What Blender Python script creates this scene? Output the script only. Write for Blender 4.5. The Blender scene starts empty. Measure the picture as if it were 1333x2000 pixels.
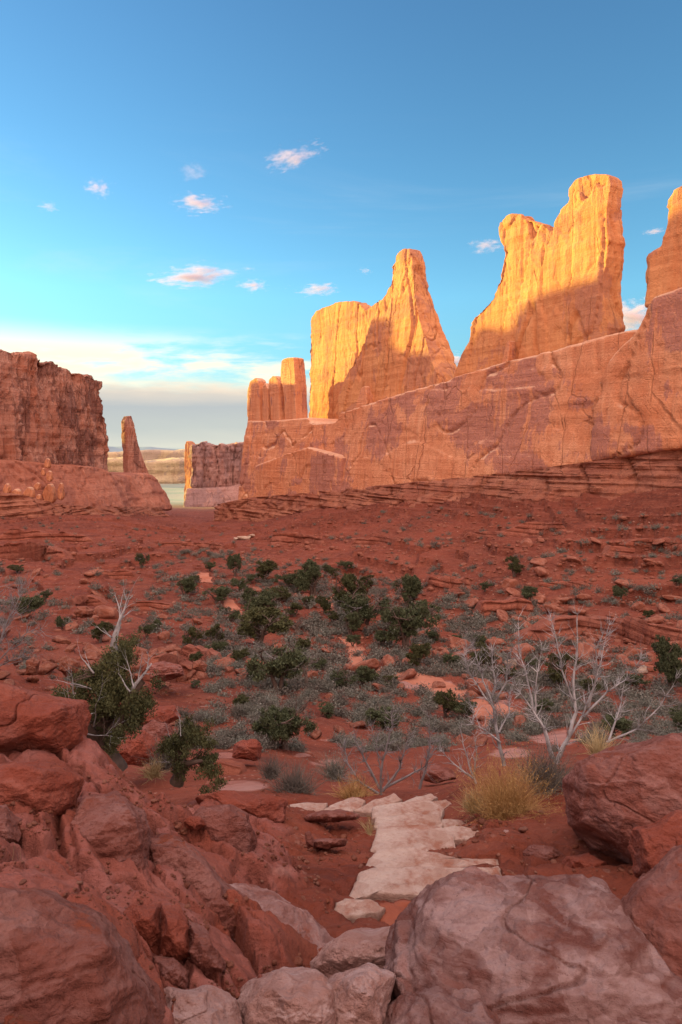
import bpy, bmesh, math, random
import numpy as np
from mathutils import Vector, Matrix

C = bpy.context.scene.collection
S = bpy.context.scene
F = 1333.0      # focal length in photo pixels (24 mm on a 36 mm tall frame)
HR = 885.0      # photo row of the horizon
R = math.radians
# ------------------------------------------------------------------ camera
cd = bpy.data.cameras.new('camera')
cam = bpy.data.objects.new('camera', cd); C.objects.link(cam)
cam.location = (0, 0, 0); cam.rotation_euler = (R(90), 0, 0)
cd.sensor_fit = 'VERTICAL'; cd.sensor_height = 36; cd.sensor_width = 24
cd.lens = 24; cd.shift_y = -(1000-HR)/2000
cd.clip_start = 0.05; cd.clip_end = 120000
S.camera = cam
# ------------------------------------------------------------------ light
SUN_D = np.array([-0.90, 0.43]); SUN_D /= np.linalg.norm(SUN_D)
SUN_EL = R(5.0)
sd = Vector((SUN_D[0]*math.cos(SUN_EL), SUN_D[1]*math.cos(SUN_EL), math.sin(SUN_EL)))
sl = bpy.data.lights.new('sun', 'SUN'); sl.energy = 5.0; sl.angle = R(0.5); sl.color = (1.0, 0.97, 0.24)
so = bpy.data.objects.new('sun', sl); C.objects.link(so)
so.rotation_euler = sd.to_track_quat('Z', 'Y').to_euler()
S.view_settings.view_transform = 'Standard'; S.view_settings.look = 'None'
S.view_settings.gamma = 1; S.view_settings.exposure = 1.25
S.cycles.volume_step_rate = 1.0
S.cycles.max_bounces = 6

class G:
    """small node graph helper"""
    def __init__(s, tree): s.t = tree; s.n = tree.nodes; s.l = tree.links
    def new(s, typ, ins=None, **kw):
        n = s.n.new(typ)
        for k, v in kw.items(): setattr(n, k, v)
        for k, v in (ins or {}).items(): s.set(n, k, v)
        return n
    def set(s, n, k, v):
        i = n.inputs[k]
        if isinstance(v, bpy.types.NodeSocket): s.l.new(v, i)
        else: i.default_value = v
    def math(s, op, a, b=0.0, c=0.0, clamp=False):
        n = s.n.new('ShaderNodeMath'); n.operation = op; n.use_clamp = clamp
        for i, v in enumerate((a, b, c)): s.set(n, i, v)
        return n.outputs[0]
    def vmath(s, op, a, b=(0, 0, 0)):
        n = s.n.new('ShaderNodeVectorMath'); n.operation = op
        s.set(n, 0, a); s.set(n, 1, b)
        return n.outputs[0]
    def noise(s, vec, scale, detail=6, rough=0.55, dist=0.0, out='Fac'):
        n = s.new('ShaderNodeTexNoise', {'Vector': vec, 'Scale': scale, 'Detail': detail, 'Roughness': rough, 'Distortion': dist})
        return n.outputs[out]
    def mapr(s, v, a, b, c=0.0, d=1.0, smooth=False):
        n = s.new('ShaderNodeMapRange', {0: v, 1: a, 2: b, 3: c, 4: d}); n.clamp = True
        if smooth: n.interpolation_type = 'SMOOTHSTEP'
        return n.outputs[0]
    def mix(s, fac, a, b, blend='MIX'):
        n = s.n.new('ShaderNodeMix'); n.data_type = 'RGBA'; n.blend_type = blend
        s.set(n, 0, fac)
        for k, v in ((6, a), (7, b)):
            s.set(n, k, v if isinstance(v, bpy.types.NodeSocket) else (*v, 1) if len(v) == 3 else v)
        return n.outputs[2]

# ------------------------------------------------------------------ sky
w = bpy.data.worlds.new('World'); S.world = w; w.use_nodes = True
g = G(w.node_tree); g.n.clear()
sky = g.new('ShaderNodeTexSky'); sky.sky_type = 'NISHITA'; sky.sun_disc = False
sky.sun_elevation = SUN_EL; sky.sun_rotation = math.atan2(SUN_D[0], SUN_D[1])
sky.air_density = 1.0; sky.dust_density = 0.6; sky.ozone_density = 1.6; sky.altitude = 1500
tc = g.new('ShaderNodeTexCoord'); d = tc.outputs['Generated']
sep = g.new('ShaderNodeSeparateXYZ', {0: d}); dz = sep.outputs[2]; dx = sep.outputs[0]; dy = sep.outputs[1]
el = g.math('DIVIDE', dz, g.math('SQRT', g.math('ADD', g.math('MULTIPLY', dx, dx), g.math('MULTIPLY', dy, dy))))
tint = g.new('ShaderNodeValToRGB', {0: g.mapr(el, 0.0, 0.75)})
cr = tint.color_ramp; cr.elements[0].color = (0.65, 0.85, 0.85, 1); cr.elements[1].color = (0.95, 1.50, 1.85, 1)
for p, c in ((0.13, (0.86, 1.28, 1.40, 1)), (0.30, (1.1, 1.80, 1.95, 1)), (0.60, (.98, 1.62, 1.88, 1))):
    e = cr.elements.new(p); e.color = c
base = g.mix(1.0, sky.outputs[0], tint.outputs[0], 'MULTIPLY')
# high thin cloud sheets low over the horizon: noise on the direction, stretched level
comb = g.new('ShaderNodeCombineXYZ', {0: g.math('ARCTAN2', dx, dy), 1: g.math('MULTIPLY', el, 6.0), 2: 0.0}).outputs[0]
n1 = g.noise(comb, 2.6, 8, 0.6, 0.3); n2 = g.noise(comb, 9.0, 8, 0.6)
n = g.math('ADD', g.math('MULTIPLY', n1, 0.75), g.math('MULTIPLY', n2, 0.25))
az = g.math('ARCTAN2', dx, dy)
WORLD = dict(g=g, base=base, el=el, az=az, n1=n1, n2=n2, n=n, comb=comb)
# grey bank: from the horizon to about 5.5 degrees
edge = g.math('ADD', el, g.math('MULTIPLY', g.math('SUBTRACT', n2, 0.5), 0.06))
bank = g.mapr(edge, 0.116, 0.082, 0, 1, True)
bank = g.math('MULTIPLY', bank, g.mapr(az, 0.12, -0.02, 0.35, 1, True))
bankcol = g.new('ShaderNodeValToRGB', {0: g.mapr(g.math('ADD', el, g.math('MULTIPLY', g.math('SUBTRACT', n1, .5), 0.05)), 0.0, 0.105)})
cr = bankcol.color_ramp; cr.elements[0].color = (2.2, 2.75, 2.9, 1); cr.elements[1].color = (5.4, 4.4, 3.3, 1)
for p, c in ((0.12, (3.6, 3.6, 3.1, 1)), (0.35, (2.8, 3.0, 2.85, 1)), (0.62, (2.5, 2.7, 2.75, 1)), (0.80, (3.6, 3.3, 2.9, 1)), (0.92, (5.2, 4.2, 3.2, 1))):
    e = cr.elements.new(p); e.color = c
# cream sheet above the bank, thicker to the left
sheet = g.mapr(g.math('ADD', g.math('MULTIPLY', n, 1.0), g.mapr(az, -0.5, 0.25, 0.16, -0.07)), 0.50, 0.64, 0, 1, True)
sheet = g.math('MULTIPLY', sheet, g.math('MULTIPLY', g.mapr(el, 0.185, 0.13, 0, 1, True), g.mapr(el, 0.07, 0.10, 0, 1, True)))
c1 = g.mix(sheet, base, (5.8, 5.3, 3.9))
c2 = g.mix(bank, c1, bankcol.outputs[0])
# faint streaks higher up
st = g.mapr(g.noise(comb, 1.3, 7, 0.62, 0.5), 0.50, 0.75, 0, 0.22, True)
st = g.math('MULTIPLY', st, g.math('MULTIPLY', g.mapr(el, 0.15, 0.22, 0, 1), g.mapr(el, 0.5, 0.3, 0, 1)))
c3 = g.mix(st, c2, (4.2, 4.4, 4.6))
# added warm fill light in the unseen sky, overhead and behind the viewer
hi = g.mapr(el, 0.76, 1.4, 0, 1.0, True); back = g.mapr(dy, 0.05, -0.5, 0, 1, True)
sky_fill = g.math('MAXIMUM', hi, back)
sky_fill = g.math('MULTIPLY', sky_fill, g.mapr(g.noise(d, 2.2, 5, 0.6), 0.3, 0.6, 0.65, 1.0))
sky_fill_col = g.mix(g.mapr(dz, 0.0, 0.9), (12.0, 8.0, 6.5), (14.0, 11.6, 11.2))
c3 = g.mix(sky_fill, c3, sky_fill_col)
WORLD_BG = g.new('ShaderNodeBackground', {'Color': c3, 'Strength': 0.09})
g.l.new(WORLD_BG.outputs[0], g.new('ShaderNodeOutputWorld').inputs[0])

# ------------------------------------------------------------------ numpy noise
_rng = np.random.RandomState(7)
_perm = np.tile(_rng.permutation(256), 4)
_gr = _rng.normal(size=(256, 3)); _gr /= np.linalg.norm(_gr, axis=1)[:, None]
def pn(x, y, z, seed=0):
    x, y, z = np.broadcast_arrays(np.asarray(x, float)+seed*17.3, np.asarray(y, float)+seed*5.1, np.asarray(z, float)-seed*9.7)
    xi, yi, zi = np.floor(x).astype(int), np.floor(y).astype(int), np.floor(z).astype(int)
    xf, yf, zf = x-xi, y-yi, z-zi
    xi &= 255; yi &= 255; zi &= 255
    f = lambda t: t*t*t*(t*(t*6-15)+10)
    u, v, w_ = f(xf), f(yf), f(zf)
    out = 0
    for i in (0, 1):
        for j in (0, 1):
            for k in (0, 1):
                gg = _gr[_perm[_perm[_perm[xi+i]+yi+j]+zi+k]]
                dd = gg[..., 0]*(xf-i)+gg[..., 1]*(yf-j)+gg[..., 2]*(zf-k)
                out = out + dd*(u if i else 1-u)*(v if j else 1-v)*(w_ if k else 1-w_)
    return out*1.6
def fbm(x, y, z, o=4, seed=0, gain=0.5):
    a, s, fr = 1.0, 0, 1.0
    for i in range(o):
        s = s+a*pn(x*fr, y*fr, z*fr, seed+i*3); a *= gain; fr *= 2.03
    return s
def ridge(x, y, z, o=3, seed=0):
    a, s, fr = 1.0, 0, 1.0
    for i in range(o):
        s = s+a*(1-np.abs(pn(x*fr, y*fr, z*fr, seed+i*3))*2); a *= 0.5; fr *= 2.1
    return s
def crack(x, y, z, wdt=0.06, seed=0):
    return np.clip(1-np.abs(pn(x, y, z, seed))/wdt, 0, 1)
def worley(x, y, seed=0):
    xi, yi = np.floor(x).astype(int), np.floor(y).astype(int)
    f1 = np.full(x.shape, 9.0); f2 = f1.copy(); rv = np.zeros(x.shape)
    for i in (-1, 0, 1):
        for j in (-1, 0, 1):
            h1 = _perm[(_perm[(xi+i+seed) & 255]+yi+j) & 255]; h2 = _perm[(h1+37) & 255]; h3 = _perm[(h1+91) & 255]
            d2 = np.hypot(xi+i+h1/255-x, yi+j+h2/255-y)
            m = d2 < f1; f2 = np.where(m, f1, np.minimum(f2, d2)); rv = np.where(m, h3/255, rv); f1 = np.where(m, d2, f1)
    return f1, f2, rv
def sst(a, b, x):
    t = np.clip((x-a)/(b-a), 0, 1); return t*t*(3-2*t)

# ------------------------------------------------------------------ object helpers
def tag(o, label=None, cat=None, group=None, kind=None):
    if label: o['label'] = label
    if cat: o['category'] = cat
    if group: o['group'] = group
    if kind: o['kind'] = kind
    return o
def mesh_np(name, V, Fq, mat=None, smooth=True, parent=None, loc=None):
    """V (n,3) in world metres; loc becomes the origin"""
    V = np.asarray(V, dtype=np.float32)
    if loc is not None: V = V-np.asarray(loc, dtype=np.float32)
    me = bpy.data.meshes.new(name)
    if isinstance(Fq, np.ndarray):
        k = Fq.shape[1]; nf = len(Fq)
        me.vertices.add(len(V)); me.vertices.foreach_set('co', V.ravel())
        me.loops.add(nf*k); me.loops.foreach_set('vertex_index', Fq.astype(np.int32).ravel())
        me.polygons.add(nf); me.polygons.foreach_set('loop_start', np.arange(0, nf*k, k, dtype=np.int32))
        me.update(calc_edges=True); me.validate()
    else:
        me.from_pydata([tuple(v) for v in V], [], Fq)
    if smooth: me.polygons.foreach_set('use_smooth', np.ones(len(me.polygons), bool))
    if mat: me.materials.append(mat)
    o = bpy.data.objects.new(name, me); C.objects.link(o)
    if loc is not None: o.location = tuple(float(a) for a in loc)
    if parent: o.parent = parent
    return o
def empty(name, loc, rz=0):
    o = bpy.data.objects.new(name, None); C.objects.link(o); o.location = tuple(float(a) for a in loc); o.rotation_euler = (0, 0, rz); o.empty_display_size = 0.3
    return o
def copy_tree(o, parent=None):
    c = o.copy(); C.objects.link(c); c.parent = parent
    for ch in [k for k in bpy.data.objects if k.parent == o]: copy_tree(ch, c)
    return c
def U(px): return (px-666.5)/F
def P3(px, row, Y): return np.array([U(px)*Y, Y, -(row-HR)/F*Y])

# ------------------------------------------------------------------ materials
def mat_new(name):
    m = bpy.data.materials.new(name); m.use_nodes = True
    g = G(m.node_tree); g.n.clear()
    b = g.new('ShaderNodeBsdfPrincipled', {'Roughness': 0.92}); b.inputs['Specular IOR Level'].default_value = 0.15
    o = g.new('ShaderNodeOutputMaterial'); g.l.new(b.outputs[0], o.inputs[0])
    return m, g, b
def cliff_mat(name, base, pale, dark, varnish, vscale=0.045, vamt=1.0, bump=1.0, strata=1.0, sc=1.0, slope=0, joints=.5):
    m, g, b = mat_new(name)
    tc = g.new('ShaderNodeTexCoord').outputs['Object']
    warp = g.vmath('ADD', tc, g.vmath('SCALE', g.noise(tc, 0.12*sc, 3, out='Color')))
    g.n[-1]
    def sv(v, a, b_, c): return g.vmath('MULTIPLY', v, (a, b_, c))
    big = g.noise(tc, 0.05*sc, 5, 0.6)
    stk = g.noise(sv(tc, .55*sc, .55*sc, .035*sc), 1.0, 7, 0.62, 0.25)
    stk2 = g.noise(sv(tc, 1.6*sc, 1.6*sc, .06*sc), 1.0, 5, 0.6, 0.1)
    stra = g.noise(sv(tc, .03*sc, .03*sc, .75*sc), 1.0, 8, 0.65, 0.4)
    fine = g.noise(tc, 1.7*sc, 9, 0.65)
    col = g.mix(g.mapr(big, 0.35, 0.65), base, pale)
    col = g.mix(g.mapr(stk, 0.36, 0.64), g.mix(0.55, col, dark), col)
    col = g.mix(g.math('MULTIPLY', g.mapr(stra, 0.45, 0.68), 0.5*strata), col, pale)
    col = g.mix(g.math('MULTIPLY', g.mapr(stra, 0.42, 0.28), 0.6*strata), col, dark)
    vm = g.math('ADD', g.noise(tc, vscale*sc, 6, 0.62, 0.6), g.math('MULTIPLY', g.math('SUBTRACT', stk, 0.5), 0.35))
    vm = g.mapr(vm, 0.51, 0.56, 0, 0.75*vamt, True)
    vm = g.math('MULTIPLY', vm, g.mapr(fine, 0.30, 0.48, 0.35, 1))
    col = g.mix(vm, col, varnish)
    dr = g.mapr(stk2, 0.60, 0.72, 0, 0.45)
    col = g.mix(dr, col, pale)
    col = g.mix(g.mapr(fine, 0.3, 0.7, 0.0, 1.0), g.mix(0.35, col, dark), col)
    if slope:   # bare weathered slickrock where the face lies back
        nz = g.new('ShaderNodeSeparateXYZ', {0: g.new('ShaderNodeNewGeometry').outputs['Normal']}).outputs[2]
        sm_ = g.math('ADD', nz, g.math('MULTIPLY', g.math('SUBTRACT', g.noise(tc, 0.12, 6, .65), .5), .7))
        col = g.mix(g.mapr(sm_, 0.38, 0.55, 0, .8, True), col, g.mix(g.mapr(stra, .35, .65), (.66, .30, .17), (.74, .46, .30)))
    vj = g.new('ShaderNodeTexVoronoi', {'Vector': g.vmath('ADD', sv(tc, .11*sc, .11*sc, .014*sc), g.vmath('MULTIPLY', g.noise(tc, 0.16*sc, 4, .5, out='Color'), (.22, .22, .10))), 'Scale': 1.0}, feature='DISTANCE_TO_EDGE').outputs['Distance']
    jn = g.math('MULTIPLY', g.mapr(vj, 0.014, 0.003, 0, 1), g.mapr(g.noise(tc, .09*sc, 3), .42, .52))
    col = g.mix(g.math('MULTIPLY', jn, joints), col, tuple(c_*.45 for c_ in dark))
    bd_ = g.noise(sv(tc, .015*sc, .015*sc, 1.9*sc), 1.0, 6, 0.7, 0.3)
    col = g.mix(g.math('MULTIPLY', g.mapr(bd_, .40, .33, 0, .5), g.mapr(g.noise(tc, .05*sc, 4), .45, .6)), col, dark)
    g.set(b, 'Base Color', col)
    vor = g.new('ShaderNodeTexVoronoi', {'Vector': g.vmath('ADD', sv(tc, .16*sc, .16*sc, .07*sc), g.vmath('MULTIPLY', g.noise(tc, 0.3*sc, 5, out='Color'), (.55, .55, .55))), 'Scale': 1.0}, feature='DISTANCE_TO_EDGE').outputs['Distance']
    ck = g.mapr(vor, 0.0, 0.02, 0, 1)
    h = g.math('ADD', g.math('MULTIPLY', stk, 1.4), g.math('MULTIPLY', stra, 0.9*strata))
    h = g.math('ADD', h, g.math('MULTIPLY', fine, 0.8)); h = g.math('ADD', h, g.math('MULTIPLY', ck, 0.28)); h = g.math('SUBTRACT', h, g.math('MULTIPLY', jn, 1.2*joints)); h = g.math('ADD', h, g.math('MULTIPLY', bd_, .5))
    bm = g.new('ShaderNodeBump', {'Height': h, 'Strength': 0.75*bump, 'Distance': 1.3/sc})
    g.l.new(bm.outputs[0], b.inputs['Normal'])
    return m
M = {}
M['wall'] = cliff_mat('sandstone_wall', (.62, .225, .10), (.76, .37, .20), (.46, .135, .058), (.36, .15, .115), vamt=1.15, strata=.6, bump=.9, slope=1)
M['apron'] = cliff_mat('sandstone_apron', (.47, .155, .085), (.58, .25, .16), (.28, .075, .042), (.25, .09, .065), vamt=.8, strata=.7, bump=.9, joints=0)
M['tower'] = cliff_mat('sandstone_tower', (.57, .220, .092), (.68, .32, .135), (.42, .135, .052), (.34, .14, .10), vscale=0.06, vamt=0.85, bump=.6, strata=.45)
M['left'] = cliff_mat('sandstone_left', (.54, .19, .105), (.80, .44, .32), (.30, .085, .048), (.20, .08, .06), vscale=0.05, vamt=1.1, bump=1.3, strata=.6)
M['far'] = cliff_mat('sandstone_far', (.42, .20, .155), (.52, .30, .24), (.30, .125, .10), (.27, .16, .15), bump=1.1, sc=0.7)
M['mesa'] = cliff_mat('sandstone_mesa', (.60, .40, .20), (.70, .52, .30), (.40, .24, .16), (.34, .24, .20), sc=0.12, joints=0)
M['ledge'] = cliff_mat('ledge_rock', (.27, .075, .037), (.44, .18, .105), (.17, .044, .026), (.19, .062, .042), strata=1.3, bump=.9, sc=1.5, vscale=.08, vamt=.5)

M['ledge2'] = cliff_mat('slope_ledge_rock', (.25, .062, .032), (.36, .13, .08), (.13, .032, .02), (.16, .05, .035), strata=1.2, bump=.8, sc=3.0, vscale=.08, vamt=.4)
def fore_mat(name, base, pale, dark, grey, soil=(.25, .058, .027), soil_amt=1.0, palest=0.5, bump=1.0, soil_at=.50):
    m, g, b = mat_new(name)
    tc = g.new('ShaderNodeTexCoord').outputs['Object']
    geo = g.new('ShaderNodeNewGeometry')
    nz = g.new('ShaderNodeSeparateXYZ', {0: geo.outputs['Normal']}).outputs[2]
    big = g.noise(tc, 1.1, 5, 0.6, 0.4); mid = g.noise(tc, 4.5, 8, 0.62, 0.3); fine = g.noise(tc, 26, 8, 0.7)
    lay = g.noise(g.vmath('MULTIPLY', tc, (2.0, 3.0, 22.0)), 1.0, 8, 0.62, 0.6)
    grain = g.noise(tc, 160, 3, 0.7)
    col = g.mix(g.mapr(big, 0.36, 0.64), base, dark)
    col = g.mix(g.mapr(mid, 0.5, 0.68, 0, 0.65), col, grey)
    col = g.mix(g.math('MULTIPLY', g.mapr(nz, 0.35, 0.9), g.mapr(lay, 0.40, 0.62, 0, palest)), col, pale)
    col = g.mix(g.mapr(fine, 0.52, 0.68, 0, 0.5), col, dark)
    col = g.mix(g.mapr(grain, 0.35, 0.65, 0.0, 0.22), col, g.mix(0.5, col, pale))
    sl_ = g.math('MULTIPLY', g.mapr(nz, 0.82, 0.95), g.mapr(g.noise(tc, 2.4, 7, 0.65), soil_at, soil_at+.09, 0, soil_amt))
    col = g.mix(sl_, col, soil)
    chip = g.new('ShaderNodeTexVoronoi', {'Vector': g.vmath('ADD', tc, g.vmath('MULTIPLY', g.noise(tc, 7, 4, out='Color'), (.12, .12, .12))), 'Scale': 5.5})
    cc = g.new('ShaderNodeSeparateColor', {0: chip.outputs['Color']}).outputs[0]
    col = g.mix(g.mapr(cc, .55, .6, 0, .28), col, dark)
    col = g.mix(g.mapr(cc, .2, .15, 0, .22), col, pale)
    col = g.mix(g.mapr(g.noise(tc, 60, 3, .6), .66, .70, 0, .55), col, dark)
    li = g.mapr(g.noise(tc, 9.0, 4, 0.7), 0.66, 0.72, 0, 0.45)
    col = g.mix(li, col, grey)
    g.set(b, 'Base Color', col)
    wv = g.vmath('ADD', g.vmath('MULTIPLY', tc, (1.2, 1.2, 2.2)), g.vmath('SCALE', g.noise(tc, 2.2, 5, out='Color')))
    for nn in g.n:
        if nn.type == 'VECT_MATH' and nn.operation == 'SCALE': nn.inputs['Scale'].default_value = 0.9
    vor = g.new('ShaderNodeTexVoronoi', {'Vector': wv, 'Scale': 1.3}, feature='DISTANCE_TO_EDGE').outputs['Distance']
    ck = g.mapr(vor, 0.0, 0.012, 0, 1)
    h = g.math('ADD', g.math('MULTIPLY', mid, 0.9), g.math('MULTIPLY', fine, 0.60))
    h = g.math('ADD', h, g.math('MULTIPLY', lay, 0.45)); h = g.math('ADD', h, g.math('MULTIPLY', ck, 0.05)); h = g.math('ADD', h, g.math('MULTIPLY', g.mapr(cc, .5, .6), .12)); h = g.math('ADD', h, g.math('MULTIPLY', grain, 0.06))
    bm = g.new('ShaderNodeBump', {'Height': h, 'Strength': 0.9*bump, 'Distance': 0.12})
    g.l.new(bm.outputs[0], b.inputs['Normal'])
    return m
M['red'] = fore_mat('red_sandstone', (.25, .076, .052), (.37, .18, .15), (.15, .042, .028), (.265, .13, .112))
M['rust'] = fore_mat('rusty_sandstone', (.30, .070, .039), (.38, .125, .085), (.20, .043, .025), (.25, .095, .075), palest=0.35)
M['mauve'] = fore_mat('mauve_sandstone', (.20, .064, .046), (.40, .245, .22), (.12, .036, .026), (.25, .13, .112), palest=0.95, soil_amt=0.35)
M['pink'] = fore_mat('pink_sandstone', (.42, .225, .185), (.54, .36, .325), (.31, .135, .10), (.44, .28, .255), palest=0.8, soil_amt=0.7)
M['step'] = fore_mat('pale_step_stone', (.48, .315, .25), (.58, .42, .345), (.36, .18, .125), (.40, .28, .235), soil=(.30, .09, .045), soil_amt=0.85, palest=0.7, bump=0.9, soil_at=.47)
M['rose'] = fore_mat('rose_sandstone', (.32, .13, .098), (.48, .29, .255), (.20, .066, .048), (.36, .20, .18), palest=0.9, soil_amt=.6)
M['talus'] = fore_mat('talus_rock', (.24, .07, .036), (.34, .16, .11), (.14, .036, .02), (.21, .09, .065), palest=0.5, soil_amt=0.3)
M['buff'] = fore_mat('buff_rock', (.38, .26, .18), (.46, .35, .27), (.28, .15, .10), (.36, .27, .22), palest=0.7, soil_amt=0.1)

def ground_mat():
    m, g, b = mat_new('red_earth')
    tc = g.new('ShaderNodeTexCoord').outputs['Object']
    geo = g.new('ShaderNodeNewGeometry'); nz = g.new('ShaderNodeSeparateXYZ', {0: geo.outputs['Normal']}).outputs[2]
    y = g.new('ShaderNodeSeparateXYZ', {0: tc}).outputs[1]
    far = g.mapr(y, 8, 30)
    pale = g.new('ShaderNodeAttribute', attribute_name='pale').outputs['Fac']
    gr = g.new('ShaderNodeAttribute', attribute_name='plain').outputs['Fac']
    br = g.new('ShaderNodeAttribute', attribute_name='bedrock').outputs['Fac']
    big = g.noise(tc, 0.06, 6, 0.6); mid = g.noise(tc, 0.7, 7, 0.62, 0.2); sm = g.noise(tc, 6.0, 7, 0.68); fine = g.noise(tc, 45, 6, 0.7)
    lay = g.noise(g.vmath('MULTIPLY', tc, (.10, .10, 2.2)), 1.0, 8, 0.65, 0.5)
    col = g.mix(g.mapr(big, 0.38, 0.62), (.185, .042, .022), (.115, .026, .014))
    col = g.mix(g.mapr(mid, 0.40, 0.66, 0, 0.6), col, (.235, .066, .037))
    col = g.mix(g.mapr(lay, 0.52, 0.70, 0, 0.45), col, (.30, .095, .055))
    col = g.mix(g.mapr(lay, 0.44, 0.30, 0, 0.75), col, (.085, .020, .012))
    col = g.mix(g.mapr(sm, 0.54, 0.70, 0, 0.55), col, (.11, .028, .018))
    # small loose stones as flecks
    v = g.new('ShaderNodeTexVoronoi', {'Vector': tc, 'Scale': 9.0}); vs = g.math('MULTIPLY', g.mapr(v.outputs['Distance'], 0.30, 0.22), g.mapr(g.noise(tc, 1.4, 4), 0.50, 0.62))
    rc = g.new('ShaderNodeSeparateColor', {0: v.outputs['Color']}).outputs[0]
    col = g.mix(g.math('MULTIPLY', vs, 0.8), col, g.mix(rc, (.16, .05, .035), (.46, .24, .17)))
    v2 = g.new('ShaderNodeTexVoronoi', {'Vector': tc, 'Scale': 1.1}); vb = g.math('MULTIPLY', g.mapr(v2.outputs['Distance'], 0.22, 0.14), g.mapr(g.noise(tc, 0.2, 4), 0.46, 0.6))
    rc2 = g.new('ShaderNodeSeparateColor', {0: v2.outputs['Color']}).outputs[0]
    vb = g.math('MULTIPLY', g.math('MULTIPLY', vb, far), g.mapr(rc2, 0.45, 0.5))
    col = g.mix(g.math('MULTIPLY', vb, 0.8), col, g.mix(g.mapr(rc2, 0.5, 1.0), (.20, .055, .035), (.52, .30, .22)))
    pm = g.mapr(g.math('ADD', pale, g.math('MULTIPLY', g.math('SUBTRACT', g.noise(tc, 1.0, 6, 0.65), 0.5), 0.9)), 0.42, 0.60, 0, 0.85, True)
    pc = g.mix(g.mapr(lay, 0.35, 0.65), (.30, .115, .085), (.42, .23, .19))
    rk = g.mix(g.mapr(g.noise(tc, 3.5, 8, 0.65, 0.3), 0.38, 0.64), (.22, .060, .041), (.31, .115, .09))
    rk = g.mix(g.mapr(g.noise(tc, 1.2, 4), 0.45, 0.65), rk, (.23, .058, .034))
    col = g.mix(g.mapr(br, 0.25, 0.6), col, rk)
    col = g.mix(pm, col, pc)
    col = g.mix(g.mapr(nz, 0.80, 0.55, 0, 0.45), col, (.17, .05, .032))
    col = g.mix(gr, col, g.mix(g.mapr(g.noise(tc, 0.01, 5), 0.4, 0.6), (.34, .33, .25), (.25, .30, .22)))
    g.set(b, 'Base Color', col)
    h1 = g.math('ADD', g.math('MULTIPLY', sm, 0.10), g.math('MULTIPLY', fine, 0.03)); h1 = g.math('ADD', h1, g.math('MULTIPLY', vs, 0.02))
    h1 = g.math('ADD', h1, g.math('MULTIPLY', g.math('MULTIPLY', g.math('ADD', mid, g.math('MULTIPLY', lay, 1.3)), far), 0.9))
    h1 = g.math('ADD', h1, g.math('MULTIPLY', vb, 0.10))
    bm = g.new('ShaderNodeBump', {'Height': h1, 'Strength': 0.85, 'Distance': 1.0}); g.l.new(bm.outputs[0], b.inputs['Normal'])
    return m
M['ground'] = ground_mat()
def sand_mat(name, a, b_, sc=3.0):
    m, g, b = mat_new(name); tc = g.new('ShaderNodeTexCoord').outputs['Object']
    n_ = g.noise(tc, sc, 8, 0.65); f_ = g.noise(tc, sc*14, 5, 0.7)
    col = g.mix(g.mapr(n_, 0.35, 0.65), a, b_); col = g.mix(g.mapr(f_, 0.55, 0.7, 0, 0.4), col, (.24, .07, .04))
    g.set(b, 'Base Color', col)
    bm = g.new('ShaderNodeBump', {'Height': g.math('ADD', n_, g.math('MULTIPLY', f_, 0.3)), 'Strength': 0.5, 'Distance': 0.08}); g.l.new(bm.outputs[0], b.inputs['Normal'])
    return m
M['path'] = sand_mat('trail_sand', (.30, .098, .055), (.37, .145, .09), 0.8)
M['sand'] = sand_mat('red_sand', (.20, .050, .026), (.25, .072, .038), 2.0)
def plant_mat(name, a, b_, rough=0.8, sc=3.0):
    m, g, b = mat_new(name)
    oi = g.new('ShaderNodeObjectInfo'); tc = g.new('ShaderNodeTexCoord').outputs['Object']
    n_ = g.noise(tc, sc, 4, 0.6)
    f = g.math('ADD', g.mapr(n_, 0.35, 0.65, 0, 0.8), g.math('MULTIPLY', oi.outputs['Random'], 0.3))
    g.set(b, 'Base Color', g.mix(g.mapr(f, 0, 1.1), a, b_)); g.set(b, 'Roughness', rough)
    return m
M['juniper'] = plant_mat('juniper_green', (.040, .046, .022), (.092, .098, .046))
M['juniper2'] = plant_mat('juniper_olive', (.036, .038, .015), (.088, .082, .032))
M['sage'] = plant_mat('sage_grey', (.088, .084, .064), (.195, .180, .145), sc=6)
M['sage2'] = plant_mat('blackbrush', (.085, .068, .055), (.15, .125, .10), sc=6)
M['bark'] = plant_mat('juniper_bark', (.065, .038, .028), (.125, .082, .062), sc=9)
M['dead'] = plant_mat('bleached_wood', (.10, .082, .078), (.47, .43, .42), sc=5)
M['dead2'] = plant_mat('grey_twigs', (.14, .115, .11), (.26, .22, .215), sc=5)
M['straw'] = plant_mat('golden_brush', (.30, .15, .05), (.46, .28, .11), sc=7)
M['grass'] = plant_mat('dry_grass', (.34, .24, .11), (.46, .34, .18), sc=7)

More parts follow.
